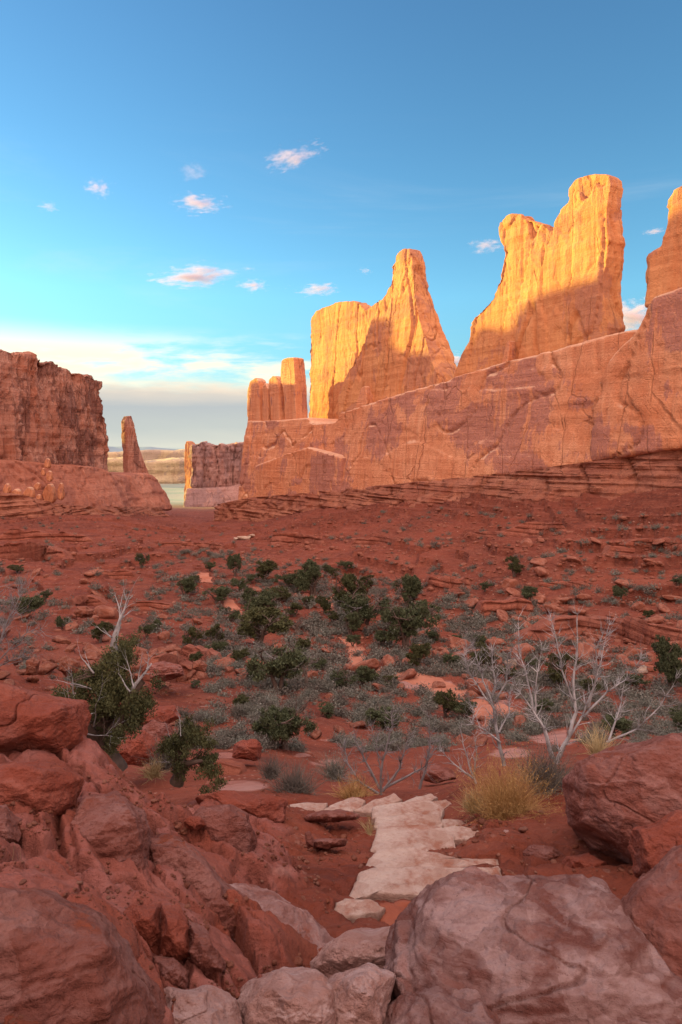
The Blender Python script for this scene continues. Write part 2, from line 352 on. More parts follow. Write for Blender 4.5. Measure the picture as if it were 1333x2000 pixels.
# ------------------------------------------------------------------ terrain
COLS = {
 -900: [(1.2, 2300), (1.9, 1900), (3, 1600), (4.6, 1400), (6.5, 1290), (8.5, 1420), (12, 1380), (20, 1250), (30, 1200), (45, 1150), (70, 1090), (110, 1020), (140, 960), (180, 950), (400, 950), (1000, 950), (3000, 922)],
 0: [(1.2, 2400), (1.6, 2080), (2.2, 1870), (3, 1690), (4.6, 1515), (6.3, 1365), (7.6, 1560), (12, 1480), (20, 1330), (30, 1285), (45, 1245), (70, 1190), (110, 1120), (160, 1062), (225, 1020), (262, 1003), (300, 990), (1000, 960), (3000, 922)],
 170: [(1.2, 2500), (1.6, 2130), (2.2, 1930), (3.2, 1705), (4.7, 1520), (5.9, 1440), (6.8, 1600), (10, 1560), (16, 1470), (24, 1395), (35, 1330), (50, 1260), (75, 1195), (115, 1125), (165, 1066), (240, 1020), (300, 1006), (380, 992), (1000, 962), (3000, 922)],
 330: [(1.2, 2700), (1.8, 2150), (2.5, 1960), (3.0, 1850), (3.8, 1710), (5.2, 1572), (6.5, 1620), (9, 1560), (13, 1500), (18, 1450), (26, 1398), (40, 1330), (55, 1265), (80, 1195), (120, 1130), (170, 1080), (240, 1040), (330, 1018), (450, 1002), (700, 988), (1300, 968), (3000, 922)],
 400: [(1.2, 2900), (2.0, 2150), (2.7, 1970), (3.2, 1860), (4.2, 1720), (5.4, 1620), (6.8, 1570), (8.5, 1555), (13, 1500), (18, 1455), (26, 1400), (39, 1338), (55, 1270), (78, 1205), (110, 1145), (160, 1085), (230, 1045), (320, 1022), (420, 1010), (700, 988), (1300, 968), (3000, 922)],
 500: [(1.2, 3000), (2.3, 2150), (2.9, 1975), (3.4, 1890), (4.3, 1770), (5.2, 1690), (6.5, 1610), (8, 1552), (10, 1530), (14, 1490), (19, 1450), (26, 1405), (38, 1348), (55, 1280), (75, 1225), (100, 1165), (140, 1108), (190, 1062), (250, 1035), (310, 1015), (345, 1000), (700, 985), (3000, 922)],
 666: [(1.2, 3200), (2.5, 2250), (3.2, 2080), (3.8, 1900), (4.3, 1812), (5.6, 1700), (7.2, 1620), (9, 1562), (10.5, 1548), (14, 1510), (20, 1465), (28, 1415), (40, 1360), (57, 1300), (80, 1235), (110, 1165), (140, 1110), (180, 1052), (235, 1000), (270, 975), (700, 960), (3000, 922)],
 830: [(1.2, 3400), (2.6, 2350), (3.4, 2080), (4.4, 1815), (5, 1752), (6.6, 1650), (9.5, 1552), (10.8, 1545), (14, 1508), (20, 1465), (28, 1420), (40, 1365), (57, 1300), (80, 1235), (105, 1170), (130, 1110), (160, 1048), (203, 985), (235, 955), (700, 945), (3000, 922)],
 1000: [(1.2, 3400), (2.6, 2400), (3.6, 2080), (5.3, 1705), (7, 1595), (9, 1510), (11, 1508), (15, 1490), (21, 1455), (29, 1415), (42, 1355), (60, 1290), (80, 1230), (95, 1180), (115, 1115), (140, 1048), (176, 978), (205, 935), (700, 930), (3000, 922)],
 1170: [(1.2, 3400), (2.6, 2400), (3.6, 2080), (5.3, 1705), (6.5, 1610), (9, 1500), (11, 1495), (15, 1470), (21, 1440), (29, 1405), (42, 1350), (60, 1285), (76, 1230), (88, 1180), (105, 1110), (128, 1032), (153, 970), (180, 915), (700, 915), (3000, 922)],
 1333: [(1.2, 3400), (2.6, 2400), (3.6, 2080), (5.3, 1690), (6.5, 1600), (9, 1475), (11, 1465), (15, 1450), (21, 1430), (29, 1400), (42, 1345), (58, 1285), (72, 1230), (84, 1180), (98, 1110), (116, 1032), (134, 972), (160, 900), (700, 900), (3000, 922)],
 2200: [(1.2, 3200), (2.6, 2400), (5.3, 1650), (6.5, 1500), (9, 1400), (15, 1380), (21, 1370), (35, 1300), (50, 1200), (65, 1100), (80, 1010), (100, 940), (130, 850), (700, 850), (3000, 922)],
}
cpx = np.array(sorted(COLS)); 
uu = np.concatenate([np.linspace(-1.25, -0.56, 50)[:-1], np.linspace(-0.56, 0.56, 560), np.linspace(0.56, 1.25, 50)[1:]])
ll = np.concatenate([np.arange(math.log(1.2), math.log(12), .0048), np.arange(math.log(12), math.log(420), .0078), np.arange(math.log(420), math.log(45000), .05)])
YY = np.exp(ll)
def build_ground():
    tab = []
    for p in cpx:
        a = COLS[p]; ly = [math.log(y) for y, r in a]; z = [-(r-HR)/F*y for y, r in a]
        ly += [math.log(9000), math.log(50000)]; z += [-84, -84]
        tab.append(np.interp(ll, ly, z))
    tab = np.array(tab)                       # (ncol, nY)
    px = uu*F+666.5
    k = np.clip(np.searchsorted(cpx, px)-1, 0, len(cpx)-2)
    t = np.clip((px-cpx[k])/(cpx[k+1]-cpx[k]), 0, 1); t = t*t*(3-2*t)*0.5+t*0.5
    Z = tab[k]*(1-t)[:, None]+tab[k+1]*t[:, None]   # (nu, nY)
    ker = np.exp(-np.linspace(-2, 2, 11)**2); ker /= ker.sum()
    Zp = np.pad(Z, ((0, 0), (5, 5)), 'edge')
    Z = sum(ker[i]*Zp[:, i:i+Z.shape[1]] for i in range(11))
    ker = np.exp(-np.linspace(-2, 2, 31)**2); ker /= ker.sum()
    Zp = np.pad(Z, ((15, 15), (0, 0)), 'edge')
    return sum(ker[i]*Zp[i:i+Z.shape[0]] for i in range(31))
Z = build_ground()
X = uu[:, None]*YY[None, :]; Yg = np.broadcast_to(YY[None, :], X.shape)
near = 1-sst(7, 14, Yg); mid = sst(6, 14, Yg)*(1-sst(420, 700, Yg))
PXg = uu[:, None]*F+666.5+0*Yg
# near: lumpy bedrock under sand
big = fbm(X*.9, Yg*.9, 3, 3, 2)
Z = Z+near*(0.05*fbm(X*1.6, Yg*1.6, Z*1.6, 5, 5)+0.03*np.abs(fbm(X*3, Yg*3, 0, 4, 9)))
rocky = sst(0.05, 0.35, big)
Z = Z-near*rocky*0.05*crack(X*1.7+0.4*pn(X*3, Yg*3, 0, 3), Yg*1.7, 0, 0.09, 31)
kn = int(np.searchsorted(YY, 13)); xs, ys = X[:, :kn], Yg[:, :kn]
wx = xs+.22*fbm(xs*1.6, ys*1.6, 0, 4, 61); wy = ys+.22*fbm(xs*1.6, ys*1.6, 4, 4, 62)
ca, sa = math.cos(.75), math.sin(.75); al = (wx*ca-wy*sa); ac = (wx*sa+wy*ca)
f1, f2, rv = worley(al*.85, ac*1.7, 3); g1, g2, gv = worley(al*2.6+7, ac*4.2, 9)
bank = sst(620, 480, PXg[:, :kn]+60*pn(ys, xs, 0, 4))*sst(8.5, 6.5, ys)
rel = 0.20*(rv-.55)+0.07*(1-f1*f1)-0.11*sst(.16, .0, f2-f1)+0.05*(gv-.5)-0.035*sst(.12, .0, g2-g1)
sandy = sst(.1, .35, fbm(xs*.7+3, ys*.7, 0, 3, 71))
rel = rel*(1-.75*sandy)+0.02*fbm(xs*6, ys*6, 0, 4, 72)+0.012*fbm(xs*14, ys*14, 0, 3, 73)
Z[:, :kn] += bank*rel+(1-bank)*sst(9, 7, ys)*0.35*rel
ROCKM = np.zeros(X.shape); ROCKM[:, :kn] = bank*(1-.95*sandy)
# middle: gullies, humps, and level ledges of harder beds
sc_ = np.clip(Yg/90, 0.25, 1.0)
Z = Z+mid*sc_*(1.1*fbm(X/26, Yg/26, 1, 4, 11)+0.42*fbm(X/5, Yg/5, 2, 4, 14)-0.5*np.abs(pn(X/14, Yg/14, 0, 19)))
lm = mid*sst(-0.22, 0.10, fbm(X/40, Yg/40, 5, 3, 23)+0.30*np.exp(-((PXg-1100)/350)**2)*np.exp(-((Yg-85)/40)**2)+0.1)
st_h = 1.5+0.5*pn(X/60, Yg/60, 0, 4)
q = (Z+0.5*fbm(X/18, Yg/18, 4, 4, 29))/st_h; fq = q-np.floor(q)
stp = sst(0.30, 0.42, fq)-fq
Z = Z+lm*stp*st_h*0.9*np.clip((Yg-14)/40, 0.0, 1)
q2 = (Z+0.2*fbm(X/6, Yg/6, 4, 4, 37))/0.45; f2 = q2-np.floor(q2)
Z = Z+mid*0.45*0.8*(sst(0.35, 0.5, f2)-f2)*sst(-.25, .15, pn(X/22, Yg/22, 0, 41))
Z = Z+mid*0.05*fbm(X*1.4, Yg*1.4, 2, 3, 15)
far_ = sst(600, 1500, Yg)
Z = Z+far_*3*fbm(X/300, Yg/300, 1, 3, 50)

# stair slabs: outline on the photo, height of the tread
STEPS = [
 ([(655, 1762), (676, 1756), (735, 1758), (752, 1770), (738, 1782), (700, 1790), (650, 1788)], -3.10, 'small chipped pale slab at the near foot of the stone stairway beside red sand'),
 ([(676, 1757), (690, 1722), (703, 1697), (745, 1690), (850, 1694), (977, 1690), (983, 1712), (930, 1728), (880, 1752), (830, 1748), (780, 1750), (730, 1745)], -3.25, 'widest pale slab of the stone stairway, with red sand spread against its near edge'),
 ([(700, 1702), (724, 1672), (738, 1657), (800, 1652), (890, 1674), (974, 1676), (979, 1698), (850, 1700)], -3.45, 'second pale slab of the stairway, reaching as far right as the widest slab'),
 ([(722, 1662), (732, 1632), (738, 1612), (800, 1608), (860, 1612), (886, 1628), (892, 1655), (884, 1672), (850, 1668), (790, 1665)], -3.70, 'square pale slab in the middle of the stone stairway with clean front edge'),
 ([(855, 1617), (900, 1612), (975, 1624), (978, 1632), (900, 1640), (870, 1642)], -3.72, 'narrow pale slab jutting right from the middle of the stairway toward the upright stone'),
 ([(730, 1616), (734, 1594), (800, 1588), (858, 1590), (866, 1606), (862, 1622), (800, 1620)], -3.95, 'pale speckled slab of the stairway just below its bend'),
 ([(862, 1600), (900, 1600), (912, 1608), (900, 1620), (868, 1622)], -3.97, 'small broken pale slab right of the stairway bend half covered by gravel'),
 ([(726, 1596), (728, 1576), (770, 1566), (840, 1562), (868, 1576), (862, 1596), (800, 1600)], -4.18, 'smooth pale slab at the bend of the stairway, crossed by a grey crack'),
 ([(690, 1580), (735, 1560), (770, 1549), (786, 1560), (750, 1574), (728, 1586)], -4.32, 'pointed pale slab at the far top of the stairway'),
 ([(770, 1572), (812, 1556), (842, 1549), (856, 1556), (838, 1566), (872, 1562), (884, 1568), (866, 1578), (800, 1580)], -4.34, 'jagged pale slab at the far right corner of the stairway'),
 ([(620, 1590), (650, 1570), (690, 1555), (715, 1562), (706, 1578), (680, 1590)], -4.40, 'tilted pale slab where the stairway swings left behind the dark flat stones'),
 ([(553, 1600), (556, 1572), (600, 1566), (640, 1570), (628, 1590), (600, 1600)], -4.38, 'leftmost pale slab of the bending stairway beside the squared red ledge'),
]
def inpoly(x, y, poly):
    ins = np.zeros(np.shape(x), bool); n_ = len(poly)
    for i in range(n_):
        x1, y1 = poly[i]; x2, y2 = poly[(i+1) % n_]
        cnd = ((y1 > y) != (y2 > y))
        with np.errstate(divide='ignore', invalid='ignore'):
            xi = (x2-x1)*(y-y1)/(y2-y1)+x1
        ins ^= cnd & (x < xi)
    return ins
for pol, zt, lb in STEPS:
    W = [(U(p)*(zt*-F/(r-HR)), zt*-F/(r-HR)) for p, r in pol]
    cx, cy = np.mean(W, axis=0)
    for sc2, dzz in ((1.30, 0.035), (1.0, 0.09)):
        Wp = [(cx+(a-cx)*sc2, cy+(b_-cy)*sc2) for a, b_ in W]
        m_ = inpoly(X, Yg, Wp) & (Yg < 12)
        Z[m_] = np.minimum(Z[m_], zt-dzz) if dzz > .05 else np.clip(Z[m_], zt-0.22, zt-dzz+0.06)
def gz(x, y):
    u_ = x/y; i = np.interp(u_, uu, np.arange(len(uu))); j = np.interp(math.log(max(y, 1.21)), ll, np.arange(len(ll)))
    i0 = min(int(i), len(uu)-2); j0 = min(int(j), len(ll)-2); a = i-i0; b_ = j-j0
    return float(Z[i0, j0]*(1-a)*(1-b_)+Z[i0+1, j0]*a*(1-b_)+Z[i0, j0+1]*(1-a)*b_+Z[i0+1, j0+1]*a*b_)
def hit(px, row):
    """where the line of sight through a photo pixel meets the ground"""
    i = int(np.clip(round(float(np.interp(U(px), uu, np.arange(len(uu))))), 0, len(uu)-1))
    r = HR-F*Z[i]/YY
    k = np.nonzero(r <= row)[0]
    if len(k) == 0: return None
    k = k[0]
    if k == 0: return None
    y = YY[k]; return np.array([U(px)*y, y, gz(U(px)*y, y)])
def grid_faces(n1_, n2_):
    i, j = np.meshgrid(np.arange(n1_-1), np.arange(n2_-1), indexing='ij'); a = i*n2_+j
    return np.stack([a, a+n2_, a+n2_+1, a+1], -1).reshape(-1, 4)
V = np.stack([X, Yg, Z], -1).reshape(-1, 3)
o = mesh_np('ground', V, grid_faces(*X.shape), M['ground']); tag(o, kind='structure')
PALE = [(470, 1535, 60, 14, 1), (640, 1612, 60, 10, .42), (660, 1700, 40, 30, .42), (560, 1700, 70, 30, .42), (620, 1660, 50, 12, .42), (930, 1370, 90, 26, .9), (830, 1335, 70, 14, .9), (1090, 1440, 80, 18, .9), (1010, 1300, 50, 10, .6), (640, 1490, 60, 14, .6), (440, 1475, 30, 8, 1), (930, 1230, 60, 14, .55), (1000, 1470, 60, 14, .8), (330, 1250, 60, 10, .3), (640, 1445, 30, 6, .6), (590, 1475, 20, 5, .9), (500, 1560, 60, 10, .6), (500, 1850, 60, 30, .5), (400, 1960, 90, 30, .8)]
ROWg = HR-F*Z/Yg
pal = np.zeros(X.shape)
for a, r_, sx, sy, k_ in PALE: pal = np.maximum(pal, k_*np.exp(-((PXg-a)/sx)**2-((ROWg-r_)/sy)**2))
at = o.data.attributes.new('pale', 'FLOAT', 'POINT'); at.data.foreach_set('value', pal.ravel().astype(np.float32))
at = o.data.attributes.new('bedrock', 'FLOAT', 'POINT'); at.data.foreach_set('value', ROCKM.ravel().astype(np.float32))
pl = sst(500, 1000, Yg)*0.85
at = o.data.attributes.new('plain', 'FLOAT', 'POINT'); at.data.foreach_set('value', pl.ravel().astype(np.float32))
# the same land behind and beside the camera
bg_ = []
for yv in (-900, -200, -60, -20, -5, 0, 1.25):
    for xv in (-3000, -400, -60, -8, 8, 60, 400, 3000): bg_.append((xv, yv, -2.3-min(18, abs(xv)*.1)-0.02*abs(yv)*0))
bf = grid_faces(7, 8)
ob = mesh_np('ground_behind', bg_, bf[:, ::-1].copy(), M['ground']); tag(ob, kind='structure')

# ------------------------------------------------------------------ cliffs
def remeshed(outline, T, voxel, smooth_it):
    """closed prism over an outline (s,z), depth 0..T, rebuilt as an even closed skin"""
    bm = bmesh.new()
    a = [bm.verts.new((s_, 0, z_)) for s_, z_ in outline]; b_ = [bm.verts.new((s_, T, z_)) for s_, z_ in outline]
    n_ = len(a); bm.faces.new(a); bm.faces.new(b_[::-1])
    for i in range(n_): bm.faces.new((a[i], b_[i], b_[(i+1) % n_], a[(i+1) % n_]))
    bmesh.ops.recalc_face_normals(bm, faces=bm.faces)
    bmesh.ops.triangulate(bm, faces=bm.faces)
    me = bpy.data.meshes.new('tmp'); bm.to_mesh(me); bm.free()
    o = bpy.data.objects.new('tmp', me); C.objects.link(o)
    md = o.modifiers.new('r', 'REMESH'); md.mode = 'VOXEL'; md.voxel_size = voxel
    ms = o.modifiers.new('s', 'SMOOTH'); ms.factor = 0.5; ms.iterations = smooth_it
    dg = bpy.context.evaluated_depsgraph_get(); ev = o.evaluated_get(dg); m2 = bpy.data.meshes.new_from_object(ev)
    bpy.data.objects.remove(o); 
    V_ = np.empty(len(m2.vertices)*3); m2.vertices.foreach_get('co', V_); V_ = V_.reshape(-1, 3)
    N_ = np.empty(len(m2.vertices)*3); m2.vertex_normals.foreach_get('vector', N_); N_ = N_.reshape(-1, 3)
    Fq = [tuple(p.vertices) for p in m2.polygons]
    bpy.data.meshes.remove(m2); bpy.data.meshes.remove(me)
    return V_, N_, Fq
def cliff(name, label, cat, outline, line, T, mat, off=0.0, voxel=0.7, smooth_it=6, lean=0.0, taper=0.0, disp=None, seed=1, group=None, warp=None, jag=0.0, cap=0.0):
    (x0, y0), (x1, y1) = line
    L = math.hypot(x1-x0, y1-y0); dx_, dy_ = (x1-x0)/L, (y1-y0)/L
    nb = np.array([-dy_, dx_])
    mx = np.array([(x0+x1)/2, (y0+y1)/2])
    if nb @ mx < 0: nb = -nb                   # away from the camera
    a0 = np.array([x0, y0])+nb*off
    pts = []
    n_ = len(outline); rr = random.Random(seed)
    for i in range(n_):
        pA, rA = outline[i]; pB, rB = outline[(i+1) % n_]
        k_ = max(1, int(math.hypot(pB-pA, rB-rA)/9)) if jag else 1
        for q_ in range(k_):
            t = q_/k_; p_ = pA+(pB-pA)*t; r_ = rA+(rB-rA)*t
            if q_: p_ += rr.uniform(-jag, jag); r_ += rr.uniform(-jag, jag)
            u_ = U(p_); s_ = (u_*a0[1]-a0[0])/(dx_-u_*dy_); Y_ = a0[1]+dy_*s_
            pts.append((s_, -(r_-HR)/F*Y_))
    V_, N_, Fq = remeshed(pts, T, voxel, smooth_it)
    s_, d_, z_ = V_.T.copy()
    zt, zb = z_.max(), z_.min(); h = (z_-zb)/(zt-zb)
    dm = d_-T/2
    d_ = T/2+dm*(1-taper*h**1.5)
    if lean:
        # front skin slopes out towards the foot
        sb = np.linspace(s_.min(), s_.max(), 60); top = np.array([z_[(np.abs(s_-q_) < (sb[1]-sb[0]))].max() if (np.abs(s_-q_) < (sb[1]-sb[0])).any() else zt for q_ in sb])
        tz = np.interp(s_, sb, top)
        d_ = d_-lean*np.clip(tz-z_, 0, None)*(1-np.clip(d_/T, 0, 1))
    if warp is not None: s_, d_, z_ = warp(s_, d_, z_)
    D_ = disp(s_, d_, z_, N_, seed)
    s2 = s_+N_[:, 0]*D_; d2 = d_+N_[:, 1]*D_; z2 = z_+N_[:, 2]*D_*(0.5)
    if cap:   # slabby bedding at the crest
        pass
    Vx = np.stack([a0[0]+dx_*s2+nb[0]*d2, a0[1]+dy_*s2+nb[1]*d2, z2], -1)
    loc = (Vx[:, 0].mean(), Vx[:, 1].mean(), Vx[:, 2].min())
    if isinstance(Fq, list) and all(len(f_) == 4 for f_ in Fq): Fq = np.array(Fq)
    o = mesh_np(name, Vx, Fq, mat, loc=loc); tag(o, label, cat, group)
    return o
def plates(s, d, z, cs, cz, sd, warp=.35):
    # flat spalled plates with crisp edges
    a, b = s/cs+warp*fbm(s/cs/1.3, d/cs, z/cz/1.3, 3, sd)+d/cs*.7, z/cz+warp*fbm(s/cs/1.3, d/cs, z/cz/1.3, 3, sd+1)
    f1, f2, rv = worley(a, b, sd); return (rv-.5)-.5*sst(.05, .0, f2-f1)
def d_tower(s, d, z, N, sd):
    return d_tower0(s, d, z, N, sd)+.75*plates(s, d, z, 9, 34, sd)+.22*plates(s, d, z, 3.2, 9, sd+5)
def d_tower0(s, d, z, N, sd):
    big = 0.5*fbm(s/18, d/14, z/45, 3, sd)
    j = -1.2*crack(s/13+0.25*pn(s/20, d/9, z/18, sd), d/13, z/95, 0.03, sd+7)
    j2 = -0.35*crack(s/5+0.3*pn(s/7, d/5, z/9, sd), d/5, z/34, 0.03, sd+9)
    stt = 0.45*pn(s/60, d/60, z/2.2, sd+2)+0.25*pn(s/30, d/30, z/0.9, sd+3)
    blk = 0.12*fbm(s/5, d/5, z/7, 3, sd+21)
    return big+j+j2+stt*0.45+blk+0.16*fbm(s/3, d/3, z/4, 4, sd+5)
def d_wall(s, d, z, N, sd):
    big = 0.9*fbm(s/40, d/20, z/30, 2, sd)+.45*plates(s, d, z, 30, 9, sd, .14)+.22*plates(s, d, z, 12, 4, sd+3, .12)
    qv = 1.3*fbm(s/26, d/30, z/11+s/60, 3, sd+4); shell = 0.12*(np.floor(qv)+sst(.42, .58, qv-np.floor(qv)))
    j = -1.0*crack(s/17+0.4*pn(s/12, d/9, z/9, sd), d/13, z/30, 0.03, sd+7)
    return big+shell+j+0.18*pn(s/50, d/50, z/1.6, sd+2)+0.13*fbm(s/3, d/3, z/3, 4, sd+5)
def d_apron(s, d, z, N, sd):
    dg = (s*.5+z*.8)
    return 1.4*fbm(s/28, d/20, z/22, 3, sd)+1.1*plates(s, d, z, 12, 4, sd)+.5*plates(s, d, z, 5, 2.2, sd+4)-1.0*crack(dg/10+.3*pn(s/9, d/9, z/9, sd), d/20, (s-z)/45, .04, sd+3)+.12*fbm(s/3, d/3, z/3, 3, sd+5)+.25*pn(s/60, 0, z/2.0, sd+8)
def d_column(s, d, z, N, sd):
    big = 2.2*fbm(s/16, d/16, z/70, 3, sd)
    flute = -2.6*crack(s/11+0.25*pn(s/20, d/9, z/22, sd), d/11, z/120, 0.11, sd+7)
    j2 = -1.3*crack(s/4.5+0.3*pn(s/7, d/5, z/14, sd), d/4.5, z/50, 0.09, sd+9)
    blk = 1.2*np.round(2.0*fbm(s/8, d/8, z/22, 2, sd+21))/2.0
    stt = 0.5*pn(s/60, d/60, z/2.4, sd+2)
    big = big+2.2*plates(s, d, z, 6.5, 60, sd)+1.0*plates(s, d, z, 3.5, 16, sd+2)
    return big+flute+j2+blk+stt+0.4*fbm(s/3, d/3, z/5, 4, sd+5)
WL = ((75.0, 150.0), (-45.0, 330.0))     # foot line of the right-hand wall
GW = 'sandstone fins and towers along the right wall'
cliff('rock_wall', 'long smooth reddish sandstone wall with dark varnish carrying the towers on the right', 'rock wall',
  [(486, 985), (484, 822), (545, 820), (600, 816), (612, 826), (655, 824), (665, 806), (700, 794), (760, 776), (815, 760), (870, 744), (890, 733), (985, 705), (1085, 684), (1185, 655), (1260, 640), (1333, 620), (1700, 560), (1700, 860), (1333, 885), (1170, 908), (1000, 930), (830, 950), (666, 965)],
  WL, 40, M['wall'], voxel=0.62, smooth_it=8, lean=0.16, disp=d_wall, seed=3)
cliff('rock_wall', 'bulging dark varnished sandstone buttress below the fin cut off by the frame edge', 'rock wall',
  [(1268, 580), (1262, 604), (1240, 645), (1190, 695), (1166, 745), (1158, 800), (1160, 905), (1333, 880), (1700, 850), (1700, 400), (1500, 510), (1333, 558)],
  WL, 26, M['wall'], off=-3.5, voxel=0.7, smooth_it=22, lean=0.12, disp=d_wall, seed=8)
cliff('rock_fin', 'widest and tallest golden fin with a notch and two peaks between spire and frame edge', 'rock fin',
  [(884, 742), (890, 715), (903, 688), (916, 664), (920, 628), (932, 612), (958, 585), (972, 545), (981, 500), (980, 480), (970, 455), (973, 434), (988, 418), (1012, 415), (1018, 425), (1040, 430), (1060, 438), (1075, 453), (1079, 430), (1092, 405), (1108, 390), (1103, 370), (1116, 348), (1145, 338), (1180, 337), (1188, 343), (1190, 360), (1182, 420), (1188, 470), (1182, 520), (1176, 545), (1180, 600), (1190, 640), (1186, 662), (1085, 695), (985, 716)],
  WL, 7.5, M['tower'], off=7, voxel=0.4, smooth_it=1, taper=0.35, disp=d_tower, seed=12, jag=1.2)
cliff('rock_spire', 'pointed golden sandstone spire with broad shaded foot, left of the widest fin', 'rock spire',
  [(663, 815), (662, 772), (680, 722), (704, 668), (728, 604), (741, 572), (751, 545), (749, 520), (756, 496), (770, 482), (782, 482), (788, 500), (792, 530), (797, 560), (806, 600), (818, 640), (828, 665), (842, 710), (856, 740), (856, 765), (815, 775), (760, 790), (700, 806)],
  WL, 13, M['tower'], off=4, voxel=0.4, smooth_it=1, taper=0.68, disp=d_tower, seed=21, jag=1.2)
cliff('rock_fin', 'bright yellow squat fin fully in sun, set back behind the pointed spire', 'rock fin',
  [(602, 870), (603, 640), (605, 620), (613, 608), (628, 600), (640, 596), (652, 590), (690, 588), (704, 596), (712, 606), (738, 584), (770, 600), (780, 870)],
  WL, 8, M['tower'], off=26, voxel=0.5, smooth_it=1, taper=0.2, disp=d_tower, seed=33, jag=1.5)
cliff('rock_fin', 'sandstone fin cut off by the right frame edge, lit only at its top', 'rock fin',
  [(1262, 600), (1262, 500), (1275, 487), (1288, 481), (1297, 430), (1294, 388), (1308, 368), (1333, 352), (1420, 335), (1560, 400), (1700, 420), (1700, 560), (1333, 575)],
  WL, 14, M['tower'], off=1, voxel=0.5, smooth_it=2, taper=0.25, disp=d_tower, seed=45, jag=1.2)
for i, (ol, lb, T_) in enumerate([
  ([(483, 828), (482, 765), (487, 744), (497, 737), (503, 742), (506, 760), (508, 828)], 'rounded sandstone pillar at the far left end of the wall top', 5),
  ([(512, 828), (511, 755), (517, 747), (522, 760), (525, 828)], 'narrow low sandstone pillar wedged between two taller ones on the wall end', 4),
  ([(530, 828), (523, 760), (522, 742), (530, 733), (539, 735), (543, 750), (547, 828)], 'sandstone pillar leaning against the tallest block of the wall end', 5),
  ([(556, 828), (552, 770), (545, 735), (547, 703), (558, 698), (572, 697), (576, 740), (578, 825)], 'tallest square sandstone block at the wall end, beside the sunlit yellow fin', 6.5)]):
    cliff('rock_pillar', lb, 'rock pillar', ol, WL, T_, M['wall'], off=1.5, voxel=0.5, smooth_it=8, taper=0.15, disp=lambda s, d, z, N, sd: 0.35*d_tower(s, d, z, N, sd), seed=60+i, group='sandstone pillars on the end of the right wall')
cliff('rock_block', 'squared sandstone block standing out from the foot of the wall below the knobs', 'rock block',
  [(498, 1000), (500, 910), (560, 884), (600, 873), (655, 888), (667, 893), (668, 940), (668, 985)],
  WL, 14, M['wall'], off=-4.5, voxel=0.6, smooth_it=8, lean=0.05, disp=lambda s, d, z, N, sd: 0.7*d_wall(s, d, z, N, sd), seed=71)
cliff('rock_pillar', 'slim cone of sandstone leaning on the shaded foot of the spire', 'rock pillar',
  [(694, 806), (695, 780), (701, 757), (708, 752), (713, 770), (716, 800)], WL, 5, M['wall'], off=1, voxel=0.4, smooth_it=6, taper=0.5, disp=lambda s, d, z, N, sd: 0.25*d_tower(s, d, z, N, sd), seed=76)
cliff('rock_pillar', 'rounded sandstone pillar leaning against the shaded lower left of the widest fin', 'rock pillar',
  [(978, 718), (980, 690), (984, 668), (990, 663), (994, 680), (992, 712)], WL, 5, M['wall'], off=4, voxel=0.4, smooth_it=6, taper=0.4, disp=lambda s, d, z, N, sd: 0.25*d_tower(s, d, z, N, sd), seed=77)

LL_ = ((-145.0, 290.0), (-128.0, 380.0))
cliff('rock_butte', 'fluted red sandstone butte with flat slabby top on the left', 'butte',
  [(-620, 560), (-300, 628), (-100, 668), (0, 684), (14, 683), (36, 688), (40, 698), (42, 690), (72, 692), (76, 704), (78, 698), (90, 700), (94, 706), (112, 706), (118, 716), (150, 722), (178, 734), (186, 732), (190, 742), (203, 745), (204, 757), (200, 764), (209, 800), (213, 850), (215, 935), (150, 940), (0, 925), (-300, 935), (-620, 930)],
  LL_, 34, M['left'], voxel=0.75, smooth_it=2, taper=0.12, disp=d_column, seed=81, jag=1.0)
cliff('rock_apron', 'smooth pale sandstone apron under the left butte and the lone pinnacle', 'rock apron',
  [(-620, 1060), (-620, 900), (-300, 905), (0, 896), (100, 905), (200, 912), (218, 925), (240, 928), (295, 922), (304, 935), (314, 995), (200, 1000), (0, 1010)],
  LL_, 60, M['apron'], off=-5, voxel=0.8, smooth_it=16, lean=0.5, disp=d_apron, seed=85)
cliff('rock_pinnacle', 'slender lone sandstone pinnacle standing right of the left butte', 'pinnacle',
  [(252, 935), (250, 895), (247, 850), (246, 822), (251, 813), (259, 812), (265, 830), (270, 860), (279, 890), (292, 925), (294, 935)],
  ((-135, 395), (-115, 425)), 5, M['left'], off=2, voxel=0.45, smooth_it=3, taper=0.35, disp=lambda s, d, z, N, sd: 0.4*d_tower(s, d, z, N, sd), seed=88)
rr = random.Random(5)
